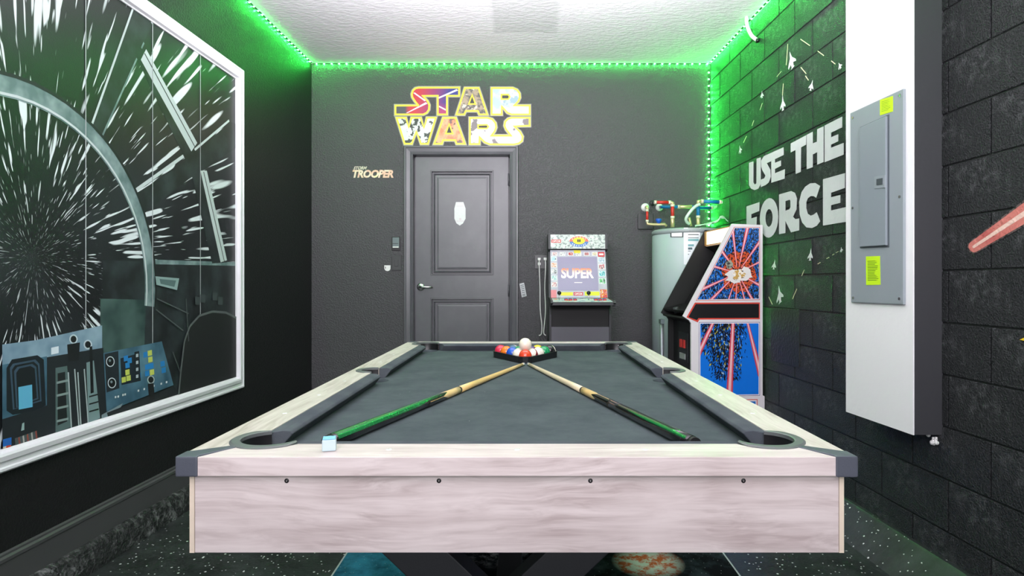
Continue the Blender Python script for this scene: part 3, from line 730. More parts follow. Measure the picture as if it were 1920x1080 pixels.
# ================================================================== lettering and marks of the right wall
wl = thing('wall_lettering', onR(1495, 420, 0), 'big white block-letter slogan on the right wall', 'lettering')
G = lambda pts: [(1390+x/4.319, 210+y/4.319) for x, y in pts]
ltr = [
 ([(64,412),(98,400),(98,570),(110,588),(124,578),(126,378),(158,368),(158,585),(140,620),(110,633),(80,620),(64,590)], None),
 ([(163,440),(162,395),(185,357),(343,286),(344,348),(273,383),(273,412),(322,393),(322,436),(273,462),(273,497),(354,463),(352,540),(245,573),(245,398),(207,415),(236,468),(240,525),(224,570),(198,592),(160,608),(160,548),(188,537),(197,515),(172,470)], None),
 ([(402,255),(527,188),(525,265),(485,287),(483,485),(443,502),(441,308),(402,328)], None),
 ([(532,185),(580,160),(580,255),(615,240),(617,140),(668,116),(668,405),(617,428),(617,325),(580,345),(580,447),(532,464)], None),
 ([(677,110),(819,38),(819,125),(728,168),(728,205),(787,180),(787,237),(728,265),(728,290),(832,250),(831,345),(677,407)], None),
 ([(44,765),(148,730),(146,802),(82,828),(82,862),(126,848),(124,912),(82,922),(82,1005),(44,1015)], None),
 ([(226+74*math.cos(t), 858+160*math.sin(t)-10*math.cos(t)) for t in [2*PI*i/24 for i in range(24)]], [(226+30*math.cos(t), 858+72*math.sin(t)-4*math.cos(t)) for t in [2*PI*i/18 for i in range(18)]]),
 ([(308,668),(405,640),(435,655),(452,700),(448,790),(420,850),(440,868),(470,862),(470,958),(405,975),(358,880),(358,980),(308,990)], [(358,722),(395,710),(400,722),(400,770),(392,788),(358,800)]),
 ([(640,600),(600,575),(560,578),(520,605),(490,650),(470,730),(475,830),(495,895),(530,935),(575,940),(615,920),(640,885),(612,812),(590,830),(565,840),(540,825),(527,780),(528,730),(540,700),(565,680),(590,682),(608,695)], None),
 ([(664,545),(842,495),(840,615),(728,655),(728,690),(804,672),(804,735),(728,755),(728,798),(857,768),(857,888),(664,920)], None)]
for o_, h_ in ltr:
    lp = [[onR(x, y) for x, y in G(o_)]]
    if h_: lp.append([onR(x, y) for x, y in G(h_)])
    obj('letter', MB().loops(lp, NR, .0015, M['white_vinyl'], n0=.0004), wl, weld=None)
# small white dart-shaped craft
dart = [(0, .5), (.10, .12), (.42, -.22), (.42, -.34), (.12, -.22), (.10, -.42), (.2, -.5), (-.2, -.5), (-.10, -.42), (-.12, -.22), (-.42, -.34), (-.42, -.22), (-.10, .12)]
ships = [(1484, 112, 22, 44, .35, 'largest white dart-shaped craft, high on the right wall near the conduit'),
 (1429, 177, 9, 17, 0, 'small white dart-shaped craft left of the high cluster'),
 (1468, 193, 14, 36, .05, 'tall white dart-shaped craft below the largest one'),
 (1522, 160, 14, 24, -.4, 'white dart-shaped craft at the end of a two-dash trail'),
 (1575, 123, 11, 18, .5, 'white dart-shaped craft at the end of the upper trail, by the white chase'),
 (1388, 280, 9, 20, .3, 'small white dart-shaped craft far left above the slogan'),
 (1452, 496, 12, 22, -.3, 'white dart-shaped craft just right of the big arcade cabinet'),
 (1520, 477, 14, 28, -.2, 'white dart-shaped craft below the slogan, at mid width'),
 (1578, 468, 8, 12, .1, 'tiny white dart-shaped craft below the slogan beside the white chase'),
 (1462, 552, 19, 42, .2, 'lowest and broad white dart-shaped craft right of the big arcade cabinet')]
for x, y, sw_, sh_, rot, lab in ships:
    pts = []
    for u, v in dart:
        uu = u*math.cos(rot)-v*math.sin(rot); vv = u*math.sin(rot)+v*math.cos(rot)
        pts.append(onR(x+uu*sw_*.8, y-vv*sh_*.8-uu*sw_*.4))
    tag(obj('craft_decal', MB().loops([pts], NR, .0012, M['white_vinyl'], n0=.0004), weld=None), lab, 'decal', 'small white craft decals on the right wall')
B4 = lambda p: (1370+p[0]/4.5, 60+p[1]/4.5); C6 = lambda p: (1420+p[0]/6, 440+p[1]/6)
dashes = [(B4, (590,60), (670,115), 1), (B4, (735,160), (788,200), 1), (B4, (850,243), (885,272), 1), (B4, (593,297), (638,352), 1), (B4, (632,370), (658,408), 1), (B4, (483,100), (470,280), .6), (B4, (430,330), (390,378), .5), (B4, (445,435), (438,535), .6), (B4, (268,600), (248,660), .5), (B4, (197,745), (180,792), .7), (B4, (135,878), (108,935), .8),
 (C6, (530,395), (500,465), .7), (C6, (445,610), (397,725), .9), (C6, (130,700), (170,785), .8), (C6, (680,330), (712,312), .9), (C6, (780,270), (808,255), .8), (C6, (845,230), (866,218), .8), (C6, (885,205), (915,188), .6)]
for fn, a, b, k in dashes:
    a, b = Vector(fn(a)), Vector(fn(b)); d = (b-a).normalized(); n = Vector((-d.y, d.x))*.75*k
    obj('painted_dash', MB().loops([[onR(*(a+n)), onR(*(b+n)), onR(*(b-n)), onR(*(a-n))]], NR, .0006, M['dash_vinyl'], n0=.0004), wall_right, weld=None)
# painted glowing rod on the near right wall
rod = MB(); ax = Vector((1826, 463)); dr = Vector((1995, 352))-ax; dn = dr.normalized(); nn = Vector((-dn.y, dn.x))
def rodshape(w0, w1, e0):
    pts = [ax+dr+nn*w1, ax+nn*w0]+[ax-dn*e0*math.sin(PI*i/8)+nn*w0*math.cos(PI*i/8) for i in range(1, 8)]+[ax-nn*w0, ax+dr-nn*w1]
    return [onR(*p) for p in pts]
rod.loops([rodshape(12.5, 27, 12)], NR, .0006, mat('chipped_grey_edge_paint', (96, 82, 80), .6, vary=(120, (26, 26, 28), .5, .56)), n0=.0004)
rod.loops([rodshape(10.5, 22, 9)], NR, .0009, mat('pink_red_paint', (206, 122, 112), .5, vary=(14, (188, 92, 88), .45, .7), bump=(90, .4)), n0=.0005)
rod.loops([rodshape(2.5, 6, 2)], NR, .0011, mat('pale_pink_paint', (232, 198, 184), .5, bump=(90, .4)), n0=.0006)
tag(obj('painted_rod', rod, weld=None), 'pinkish-red rod painted aslant on the near right wall', 'wall painting')
tag(obj('painted_mark', MB().loops([[onR(x, y) for x, y in [(1912, 637), (1926, 631), (1940, 633), (1926, 640)]]], NR, .0008, flat(232, 200, 40), n0=.0004), weld=None), 'small yellow paint mark at the right edge, below the rod', 'wall painting')
# flush cover low on the wall behind the big arcade
mb = MB(); mb.loops([[onR(x, y) for x, y in [(1446, 577), (1499, 580), (1499, 690), (1446, 676)]]], NR, .002, M['mortar'], n0=.0004)
tag(obj('wall_cover', mb, weld=None, bevel=.002), 'black-painted square cover on the right wall behind the big arcade', 'cover')

# ================================================================== breaker panel
ep = thing('breaker_panel', onC(1650, 572, 0), 'grey steel electrical breaker panel on the white chase', 'electrical panel')
def cpl(pts): return [onC(x, y) for x, y in pts]
obj('cover', MB().loops([cpl([(1598.5, 212), (1698.5, 166), (1698.5, 571.5), (1600, 567)])], NC, .010, M['panel_grey'], n0=.0003), ep, bevel=.003)
obj('recess_edge', MB().loops([cpl([(1617.5, 239), (1672.5, 214.5), (1672.5, 463.5), (1618, 465.5)])], NC, .0018, flat(84, 92, 98), n0=.0103), ep)
dr_ = obj('door', MB().loops([cpl([(1621, 239.5), (1670, 218), (1670, 460), (1621, 463)])], NC, .009, M['panel_edge'], n0=.0118), ep, bevel=.002)
obj('latch', MB().loops([cpl([(1650, 332), (1670, 328), (1670, 352), (1650, 353.5)])], NC, .0025, M['panel_grey'], n0=.0208), dr_, bevel=.001)
obj('latch_grip', MB().loops([cpl([(1655, 336), (1666, 334), (1666, 346), (1655, 347.5)])], NC, .0018, flat(70, 76, 82), n0=.0234), dr_)
for x, y in ((1604, 221), (1693, 178.5), (1604, 390), (1692.5, 369), (1605, 558.5), (1692, 560)):
    c = onC(x, y)+NC*.010; v = Vector((0, 0, 1)); u = NC.cross(v)
    s_ = MB().loops([[c+(u*math.cos(t)+v*math.sin(t))*.0055 for t in [2*PI*i/10 for i in range(10)]]], NC, .003, M['nickel'], n0=.0003); obj('screw', s_, ep)
def sticker(q4, lines, body):
    s_ = MB(); s_.loops([cpl(q4)], NC, .0006, M['sticker_green'], n0=.0105)
    for i in range(lines):
        v = .16+.72*i/lines
        s_.loops([[onC(*bil(q4, u, vv)) for u, vv in ((.12, v), (.55+.33*random.random(), v), (.55+.33*random.random(), v+.022), (.12, v+.022))]], NC, .0002, M['ink'], n0=.0112)
    o = obj('sticker', s_, ep, weld=None); o['label'] = body
sticker([(1655, 187.5), (1679.5, 180), (1679.5, 209), (1655, 216.5)], 7, 'fluorescent green sticker near the top')
sticker([(1628.5, 481), (1655, 480), (1656, 534), (1629, 534.5)], 13, 'larger fluorescent green sticker near the bottom')
# lump of spray foam under the chase, and the conduit in the ceiling corner
fm = MB(); 
for i in range(14):
    p = P(1748+random.uniform(-2, 8), 820+random.uniform(-4, 10), 2.2); p.x = min(p.x, rx(2.2)-.008); fm.sphere(p+Vector((0, random.uniform(-.01, .02), -.004)), random.uniform(.004, .009), M['white_plastic'], 10, 7)
tag(obj('foam_lump', fm), 'dab of white filler under the foot of the white chase', 'filler')
cd = smooth_path([tangR(3.80, HC-.002, .05), tangR(3.80, 2.69, .05), tangR(3.785, 2.64, .045), tangR(3.765, 2.59, .03), tangR(3.74, 2.555, .008)])
cdm = MB().tube(cd, .0115, M['white_plastic'], 12); cdm.tube([cd[-1]+Vector((0, 0, .006)), cd[-1]-Vector((-.002, .004, .012))], .012, M['black'], 12)
tag(obj('conduit', cdm), 'short curved white tube between ceiling and right wall', 'conduit')

# ================================================================== water heater
HX, HY, HR = 1.145, 4.345, .238
wh = thing('water_heater', (HX, HY, 0), 'tall grey water heater with red and blue pipes in the far right corner', 'water heater')
obj('tank', MB().lathe([(.001, .02), (HR, .02), (HR, 1.408), (HR-.006, 1.414)], (HX, HY, 0), M['tank'], 64), wh)
obj('lid', MB().lathe([(HR-.004, 1.412), (HR+.003, 1.414), (HR+.003, 1.438), (HR-.01, 1.448), (HR-.06, 1.453), (.001, 1.456)], (HX, HY, 0), M['tank_top'], 64), wh)
obj('base_ring', MB().lathe([(HR+.004, 0), (HR+.004, .03), (HR, .034)], (HX, HY, 0), M['dark_metal'], 48), wh)
def on_tank(px, py, off=.0008):
    d = ray(px, py); R_ = HR+off; a = d.x*d.x+1; b = -2*(d.x*HX+HY); c = HX*HX+HY*HY-R_*R_
    t = (-b-math.sqrt(max(0, b*b-4*a*c)))/(2*a); r = d*t; return Vector((r.x, r.y, r.z+CH))
def tank_patch(mb, x0, x1, y0_, y1_, m, off, sk=0, n=8):
    vs = []
    for i in range(n+1):
        x = x0+(x1-x0)*i/n; vs += [on_tank(x, y0_+sk*i/n, off), on_tank(x, y1_+sk*i/n, off)]
    mb.add(vs, [(2*i, 2*i+2, 2*i+3, 2*i+1) for i in range(n)], m)
lb = MB(); tank_patch(lb, 1257, 1281, 433, 445, flat(60, 64, 66), .001); tank_patch(lb, 1259, 1279, 434, 443.5, flat(236, 240, 240), .0016)
o = obj('name_plate', lb, wh); o['label'] = 'small white plate with a dark outline'
lb = MB(); tank_patch(lb, 1282, 1313, 427, 496, flat(232, 236, 240), .001)
tank_patch(lb, 1290, 1312, 427.5, 440, flat(250, 250, 250), .0015); tank_patch(lb, 1290, 1312, 427, 428, flat(50, 54, 58), .0018)
for i, (y, c) in enumerate(((439, (70, 76, 82)), (445, (120, 130, 136)), (448, (116, 170, 176)), (458, (110, 160, 168)), (464, (60, 90, 100)), (470, (130, 140, 146)), (476, (90, 100, 104)))):
    tank_patch(lb, 1290, 1310-(i*3 if i > 2 else 0), y, y+(4 if 1 < i < 5 else 1.6), flat(*c), .0019)
a = on_tank(1293, 435.5, .002); b = on_tank(1311, 435.5, .002); put_text(lb, 'Smith', a, b-a, Vector((0, 0, .018)), (b-a).cross(Vector((0, 0, 1))), .001, flat(60, 62, 66), bold=.03)
o = obj('sticker', lb, wh, weld=None); o['label'] = 'tall white and teal printed instruction sticker'
mb = MB().tube([P(1241, 601, 4.06), P(1241, 700, 4.06), Vector((P(1241, 700, 4.06).x, 4.06, .1))], .014, M['pipe_grey'], 12)
mb.box(P(1235, 606, 4.09), P(1246, 599, 4.03), M['switch_teal']); o = obj('drain_pipe', mb, wh)
T = 4.36
def pipe(name, pts, r, m, lab=None, fit=None):
    mb = MB().tube(pts, r, m, 12)
    for i in (fit or []):
        p = Vector(pts[i]); j = i-1 if i else i+1; d = (Vector(pts[j])-p).normalized()
        mb.tube([p-d*.002, p+d*.014], r*1.2, flat(226, 220, 196, .35), 12)
    o = obj(name, mb, wh)
    if lab: o['label'] = lab
def flange(px, py, r, m): 
    c = onB(px, py); obj('wall_flange', MB().lathe([(.001, -.014), (r*.5, -.014), (r, -.006), (r, 0)], c, m, 24, ax='y'), wh)
flange(1209.5, 389, .031, M['white_plastic']); flange(1236, 389, .028, M['white_plastic']); flange(1223, 381, .021, M['switch_grey'])
W4 = 4.43
pipe('pipe', [onB(1211, 388, .01), P(1213.5, 388, W4), P(1213.5, 394, W4)], .010, M['brass'])
pipe('pipe', [P(1213.5, 393, W4), P(1213.5, 416, W4)], .009, M['red_pipe'], 'short red pipe on the far left', [0, 1])
pipe('pipe', [P(1213.5, 415, W4), P(1214, 420, W4), P(1226, 421, W4), P(1246, 420.5, W4), P(1250, 424, W4)], .010, M['brass'])
mb = MB().lathe([(.001, .036), (.020, .034), (.023, .024), (.017, .012), (.009, 0)], P(1235, 420, W4)-Vector((0, 0, -.004)), M['valve_blue'], 16); o = obj('valve_handle', mb, wh); o['label'] = 'blue valve wheel'
pipe('pipe', [onB(1224, 380, .01), P(1227, 380, T)], .010, M['black'])
pipe('pipe', [P(1227, 379.5, T), P(1257, 379.5, T)], .0115, M['red_pipe'], 'red horizontal pipe', [0, 1])
pipe('pipe', [P(1257, 379.5, T), P(1261, 381, T), P(1261, 386, T)], .0125, M['brass'])
pipe('pipe', [P(1261, 384, T), P(1261, 409, T)], .0125, M['red_pipe'], 'red riser on the tank', [0, 1])
pipe('pipe', [P(1261, 406, T), P(1261, 426, T)], .0135, M['brass'])
pipe('pipe', [onB(1238, 388, .01), P(1243, 388, W4), P(1274, 388, W4)], .0115, M['blue_pipe'], 'blue horizontal pipe on the left', [2])
pipe('pipe', [P(1272, 388, W4), P(1284, 388, W4), P(1297, 388, W4)], [.014, .012, .014], M['brass'])
pipe('pipe', [P(1309, 383, T), P(1309, 408, T)], .0125, M['blue_pipe'], 'blue riser on the tank', [0, 1])
pipe('pipe', [P(1309, 406, T), P(1309, 424, T)], .0135, M['brass'])
pipe('pipe', [P(1309, 384, T), P(1309, 378, T), P(1316, 377.5, T)], .0125, M['brass'])
pipe('pipe', [P(1315, 377.5, T), P(1352, 379, T)], .0125, M['blue_pipe'], 'upper blue pipe under the corner led strip', [0, 1])
pipe('pipe', [P(1352, 379, T), P(1356, 380, T), P(1354, 383, 4.44), P(1337, 391, 4.5)], .010, M['hose'])
pipe('pipe', [P(1297, 388, W4), P(1312, 390, 4.46), P(1335, 390, 4.5)], .012, M['blue_pipe'], 'lower blue pipe behind the riser', [2])
pipe('hose', smooth_path([P(1312, 383, T-.03), P(1304, 387, T-.04), P(1295, 396, T-.05), P(1287, 408, T-.04), P(1287, 415, T-.02), P(1292, 420, T)]), .0105, M['hose'], 'curved translucent white hose')
pipe('pipe', [P(1292, 408, T+.02), P(1296, 424, T+.02)], .009, M['brass'])
# crumpled sheet lying on the heater
cs_ = MB(); nx, ny = 14, 6; rr = random.Random(3); vs = []
for j in range(ny+1):
    for i in range(nx+1):
        u, v = i/nx, j/ny; x = 1303+u*66; zz = 423-15*u**1.5+(5 if u > .86 else 0)-(9*math.exp(-((u-.74)/.09)**2))*(1-abs(v-.5))
        p = P(x, zz, 4.22+.16*v-.02*math.sin(u*5)); p.z = max(p.z+rr.uniform(-.008, .008), 1.464); vs.append(p)
cs_.add(vs, [(j*(nx+1)+i, j*(nx+1)+i+1, (j+1)*(nx+1)+i+1, (j+1)*(nx+1)+i) for j in range(ny) for i in range(nx)], M['hose'])
o = tag(obj('crumpled_sheet', cs_, weld=None), 'crumpled pale plastic sheet lying on top of the water heater', 'plastic sheet')
sm = o.modifiers.new('thick', 'SOLIDIFY'); sm.thickness = .003
# dark plate on the back wall behind the heater
a, b = onB(1195.5, 430), onB(1224, 401)
tag(obj('junction_box', MB().box((a.x, YB-.02, a.z), (b.x, YB, b.z), M['switch_grey']), bevel=.003), 'black box on the back wall left of the heater top', 'box')

# ================================================================== small arcade by the back wall
ax0, ax1 = .168, .590
ar = thing('arcade_cabinet', ((ax0+ax1)/2, 4.35, 0), 'small upright arcade machine with a speckled grey marquee against the back wall', 'arcade machine')
prof = [(4.60, .0), (4.19, .0), (4.19, .86), (4.22, .925), (4.00, .925), (3.97, .945), (3.98, .962), (4.27, .975), (4.405, 1.30), (4.375, 1.318), (4.39, 1.43), (4.60, 1.43)]
for s0, s1 in ((ax0, ax0+.014), (ax1-.014, ax1)):
    obj('side_panel', MB().prism(prof, 'x', s0, s1, M['dark_metal']), ar)
i0, i1 = ax0+.014, ax1-.014
obj('back_board', MB().box((i0, 4.57, .01), (i1, 4.585, 1.42), M['matte_black']), ar)
obj('top_board', MB().box((i0, 4.40, 1.405), (i1, 4.585, 1.42), M['matte_black']), ar)
mq = MB(); spk = speck('speckled_marquee_print', [(196, 206, 200), (132, 146, 142), (222, 228, 222)], 60, (.52, .56))
q0, q1, q2, q3 = Vector((i0, 4.378, 1.318)), Vector((i1, 4.378, 1.318)), Vector((i1, 4.392, 1.424)), Vector((i0, 4.392, 1.424))
mq.hexa([q0, q1, q1+Vector((0, .02, 0)), q0+Vector((0, .02, 0)), q3, q2, q2+Vector((0, .01, 0)), q3+Vector((0, .01, 0))], M['black'])
nq = (q1-q0).cross(q3-q0).normalized()
def Mq(u, v): return q0+(q1-q0)*u+(q3-q0)*v
def quad(mb, f, u0, v0, u1, v1, n, o, m): mb.loops([[f(u0, v0), f(u1, v0), f(u1, v1), f(u0, v1)]], n, 0, m, n0=o)
quad(mq, Mq, .005, .02, .995, .98, nq, .0006, spk)
quad(mq, Mq, .02, .42, .195, .64, nq, .001, flat(206, 56, 56)); put_text(mq, 'CAPCOM', Mq(.035, .46), Mq(.18, .46)-Mq(.035, .46), Mq(.035, .60)-Mq(.035, .46), nq, .0016, flat(240, 236, 230), bold=.03)
def disc(mb, f, cu_, cv, ru, rv, n, o, m, a0=0, a1=2*PI*.97, k=20): mb.loops([[f(x, y) for x, y in arc(cu_, cv, ru, rv, a0, a1, k)]], n, 0, m, n0=o)
disc(mq, Mq, .52, .52, .18, .40, nq, .001, flat(226, 226, 216)); disc(mq, Mq, .52, .50, .175, .37, nq, .0014, flat(216, 112, 96), 0, PI); disc(mq, Mq, .52, .50, .17, .37, nq, .0014, flat(74, 124, 190), PI, 2*PI)
disc(mq, Mq, .52, .55, .11, .24, nq, .0018, flat(232, 220, 40))
# lettering on a curve over and under the yellow oval
def arc_text(mb, body, f, cu_, cv, ru, rv, a0, a1, hu, hv, n, o, m, up=True):
    for i, chh in enumerate(body):
        if chh == ' ': continue
        t = a0+(a1-a0)*(i+.5)/len(body); x, y = cu_+ru*math.cos(t), cv+rv*math.sin(t)
        c = f(x-hu/2, y-hv/2); put_text(mb, chh, c, f(x+hu/2, y-hv/2)-c, f(x-hu/2, y+hv/2)-c, n, o, m, bold=.03)
arc_text(mq, 'STREET', Mq, .52, .50, .14, .30, 2.75, .39, .022, .11, nq, .0022, flat(240, 226, 190)); arc_text(mq, 'FIGHTER', Mq, .52, .50, .14, .29, 3.6, 5.8, .019, .1, nq, .0022, flat(236, 240, 244))
put_text(mq, 'II', Mq(.49, .47), Mq(.55, .47)-Mq(.49, .47), Mq(.49, .65)-Mq(.49, .47), nq, .0022, flat(40, 40, 30), bold=.05)
obj('marquee', mq, ar, weld=None)
# screen panel with its printed surround
b0, b1, b2, b3 = Vector((i0, 4.262, .972)), Vector((i1, 4.262, .972)), Vector((i1, 4.398, 1.312)), Vector((i0, 4.398, 1.312))
nb = (b1-b0).cross(b3-b0).normalized()
def Bz(u, v): return b0+(b1-b0)*u+(b3-b0)*v
bz = MB(); bz.hexa([b0, b1, b1-nb*.02, b0-nb*.02, b3, b2, b2-nb*.02, b3-nb*.02], M['black'])
quad(bz, Bz, 0, 0, 1, 1, nb, .0004, speck('silver_grey_print', [(176, 174, 190), (196, 196, 204)], 10, (.4, .7)))
cols = [(216, 176, 180), (206, 208, 210), (200, 70, 70), (208, 214, 200), (186, 120, 120), (226, 214, 180)]
for i, c in enumerate(cols):
    u = .03+.145*i; quad(bz, Bz, u, .875, u+.10, .955, nb, .0008, flat(232, 232, 230)); quad(bz, Bz, u+.012, .885, u+.088, .945, nb, .0011, speck('tile_print_%d' % i, [c, (90, 88, 96), (240, 236, 226)], 130, (.55, .6)))
quad(bz, Bz, .865, .85, .985, .955, nb, .0008, flat(200, 48, 56)); quad(bz, Bz, .885, .885, .965, .925, nb, .0011, flat(236, 220, 220))
quad(bz, Bz, .43, .93, .55, .995, nb, .0013, flat(228, 214, 60))
lc = [(150, 200, 220), (222, 160, 130), (150, 156, 164), (150, 196, 196), (206, 150, 160)]
rc = [(170, 190, 210), (200, 120, 130), (80, 180, 190), (60, 170, 90)]
for i, c in enumerate(lc):
    v = .76-.135*i; quad(bz, Bz, .01, v, .115, v+.105, nb, .0008, flat(226, 228, 230)); quad(bz, Bz, .02, v+.008, .105, v+.097, nb, .0011, speck('left_tile_print_%d' % i, [c, (240, 236, 230), (96, 90, 96)], 110, (.5, .58)))
for i, c in enumerate(rc):
    v = .735-.15*i; quad(bz, Bz, .86, v, .985, v+.12, nb, .0008, flat(220, 228, 230)); quad(bz, Bz, .872, v+.01, .972, v+.11, nb, .0011, speck('right_tile_print_%d' % i, [c, (236, 240, 240), (44, 70, 80)], 110, (.5, .58)))
quad(bz, Bz, .0, .0, .10, .16, nb, .0008, flat(222, 134, 142)); quad(bz, Bz, .87, .0, .995, .17, nb, .0008, speck('red_corner_print', [(206, 60, 60), (236, 180, 60), (240, 236, 230)], 90, (.52, .56)))
quad(bz, Bz, .17, .045, .39, .115, nb, .0008, flat(226, 214, 60)); quad(bz, Bz, .60, .045, .86, .125, nb, .0008, flat(222, 222, 50))
quad(bz, Bz, .40, .045, .57, .115, nb, .0008, flat(204, 70, 80)); put_text(bz, 'CAPCOM', Bz(.42, .06), Bz(.55, .06)-Bz(.42, .06), Bz(.42, .10)-Bz(.42, .06), nb, .0012, flat(240, 232, 228), bold=.03)
obj('bezel', bz, ar, weld=None)
scr = MB(); n_ = nb
quad(scr, Bz, .13, .15, .845, .85, nb, .0016, mat('lit_lilac_screen', (120, 116, 140), .25, emit=((140, 134, 160), .35)))
scr.hexa([Bz(.13, .15), Bz(.845, .15), Bz(.845, .15)+nb*.0014, Bz(.13, .15)+nb*.0014, Bz(.13, .85), Bz(.845, .85), Bz(.845, .85)+nb*.0014, Bz(.13, .85)+nb*.0014], M['black'])
wht = mat('lit_white_letters', (200, 190, 186), .3, emit=((255, 240, 230), .5)); org = mat('lit_orange_letters', (200, 120, 80), .3, emit=((255, 140, 80), .5))
gq = NT('lit_orange_to_white_letters', .3)
gc = gq.mix(gq.rng(gq.sep(gq.tc)[2], 1.12, 1.175), L3((255, 246, 240)), L3((226, 110, 70)))
gq.color(gc); gq.put(gq.b.inputs['Emission Color'], gc); gq.b.inputs['Emission Strength'].default_value = .45
put_text(scr, 'SUPER', Bz(.19, .40), Bz(.77, .40)-Bz(.19, .40), Bz(.19, .61)-Bz(.19, .40), nb, .0022, gq.m, bold=.03)
quad(scr, Bz, .42, .305, .56, .318, nb, .0022, wht)
obj('screen', scr, ar, weld=None)
dk_ = MB().hexa([(i0-.004, 3.985, .930), (ax1+.004, 3.985, .930), (ax1+.004, 4.262, .940), (i0-.004, 4.262, .940), (i0-.004, 3.985, .950), (ax1+.004, 3.985, .950), (ax1+.004, 4.262, .968), (i0-.004, 4.262, .968)], M['dark_metal'])
dk_.add([(i0, 3.99, .9512), (i1, 3.99, .9512), (i1, 4.258, .969), (i0, 4.258, .969)], [(0, 1, 2, 3)], speck('deck_print', [(226, 226, 228), (100, 160, 200), (230, 120, 60)], 30, (.5, .6)))
obj('control_deck', dk_, ar, weld=None)
for xx in (.232, .430):
    j = MB().tube([(xx, 4.13, .958), (xx, 4.13, 1.0)], .004, M['nickel'], 8).sphere((xx, 4.13, 1.008), .014, M['black'], 16, 10); obj('joystick', j, ar)
    for k in range(6):
        obj('button', MB().lathe([(.012, 0), (.012, .008), (.009, .010), (.001, .010)], (xx+.045+.030*(k % 3), 4.10+.035*(k//3), .9585+.0025*(k//3)), flat(200, 60, 60) if k < 3 else flat(60, 110, 200), 12), ar)
obj('front_panel', MB().box((i0, 4.215, .775), (i1, 4.23, .925), M['matte_black']), ar)
obj('kick_panel', MB().box((i0, 4.195, .02), (i1, 4.21, .775), mat('grey_laminate', (92, 90, 100), .4)), ar)

# ================================================================== big arcade by the right wall
SC = 316.5
bigx, bigy = (1430-VX)/F*3.648, 3.648
big = thing('arcade_cabinet', (bigx, bigy, 0), 'big white-sided arcade cabinet with blue starburst side art against the right wall', 'arcade machine', rz=math.radians(4.5))
def bl(px, py): return ((px-1430)/SC, CH+(VY-py)/SC)
side = [bl(1370.7, 419.5), bl(1430, 421.5), bl(1430, 742), (0, CH+(VY-742)/SC), (.012, CH+(VY-744)/SC), (.012, .0), (-.425, .0), (-.425, CH+(VY-744)/SC), bl(1292, 742), bl(1292, 606), bl(1288, 600), bl(1276.6, 592.6)]
DP = .44
white_side = mat('white_laminate', (228, 222, 226), .35)
def side_panel(y0_, y1_, m, art):
    mb = MB(); mb.prism(side, 'y', y0_, y1_, m)
    obj('side_panel', mb, big, world=False, bevel=0)
side_panel(0, .016, white_side, 1); side_panel(DP-.016, DP, M['matte_black'], 0)
NN = Vector((0, -1, 0))
def ART(mb, pts, m, o): mb.loops([[Vector((bl(x, y)[0], 0, bl(x, y)[1])) for x, y in pts]], NN, 0, m, n0=o)
blueart = speck('blue_black_burst_print', [(24, 110, 206), (14, 16, 26), (30, 130, 224), (206, 214, 200)], 85, (.47, .49), .3, (1.5, 1, .7))
blueplain = flat(14, 118, 226, .3)
art = MB()
tri = [(1376, 427.5), (1422.5, 427.5), (1422.5, 560), (1304, 561.5)]
ART(art, [(1374.5, 425.5), (1424.5, 425.5), (1424.5, 562.5), (1301, 564)], flat(206, 90, 90, .3), .0003)
ART(art, [(1375.3, 426.4), (1423.5, 426.4), (1423.5, 561.5), (1302.5, 563)], flat(238, 232, 234, .3), .0006)
ART(art, tri, blueart, .0009)
def clipto(poly, box):
    n = len(box); ar_ = sum(box[i][0]*box[(i+1) % n][1]-box[(i+1) % n][0]*box[i][1] for i in range(n)); sg = 1 if ar_ > 0 else -1
    for i in range(n):
        a, b = box[i], box[(i+1) % n]; out = []
        f = lambda p: sg*((b[0]-a[0])*(p[1]-a[1])-(b[1]-a[1])*(p[0]-a[0]))
        for j in range(len(poly)):
            p, q = poly[j-1], poly[j]; fp, fq = f(p), f(q)
            if (fp >= 0) != (fq >= 0): t = fp/(fp-fq); out.append((p[0]+(q[0]-p[0])*t, p[1]+(q[1]-p[1])*t))
            if fq >= 0: out.append(q)
        poly = out
        if not poly: return []
    return poly
lvl = [.0012]
def shape(pts, m, box, step=.00002):
    pts = clipto(pts, box)
    if len(pts) > 2: lvl[0] += step; ART(art, pts, m, lvl[0])
cx, cy2 = 1381, 512
rr = random.Random(11)
def blob(cx, cy, rx_, ry_, jit, m, box, n=22):
    shape([(cx+rx_*math.cos(2*PI*i/n)*(1+rr.uniform(-jit, jit)), cy+ry_*math.sin(2*PI*i/n)*(1+rr.uniform(-jit, jit))) for i in range(n)], m, box)
burst = speck('orange_black_burst_print', [(214, 84, 44), (40, 30, 34), (226, 110, 60)], 75, (.5, .53), .3)
blob(cx+2, cy2-2, 33, 38, .16, burst, tri); 
pink, core, redp = flat(222, 92, 112, .3), flat(246, 196, 200, .3), flat(196, 58, 74, .3)
def beam(a, b, w0, w1, box):
    a, b = Vector(a), Vector(b); d = (b-a).normalized(); n = Vector((-d.y, d.x))
    for k, m in ((1, redp), (.75, pink), (.38, core)): shape([tuple(a+n*w0*k), tuple(b+n*w1*k), tuple(b-n*w1*k), tuple(a-n*w0*k)], m, box)
for bx_, by_, w1 in ((1371, 424, 3.0), (1402, 420, 4.0), (1432, 442, 3.6), (1430, 488, 2.5), (1430, 538, 3.6), (1412, 566, 3.2), (1397, 570, 2), (1377, 570, 1.6), (1360, 572, 2), (1326, 566, 3.4), (1300, 548, 4.0), (1322, 496, 3.6), (1350, 470, 3.2)):
    v = Vector((bx_-cx, by_-cy2)); s0 = Vector((cx, cy2))+v.normalized()*12; beam(s0, (bx_, by_), .8, w1, tri)
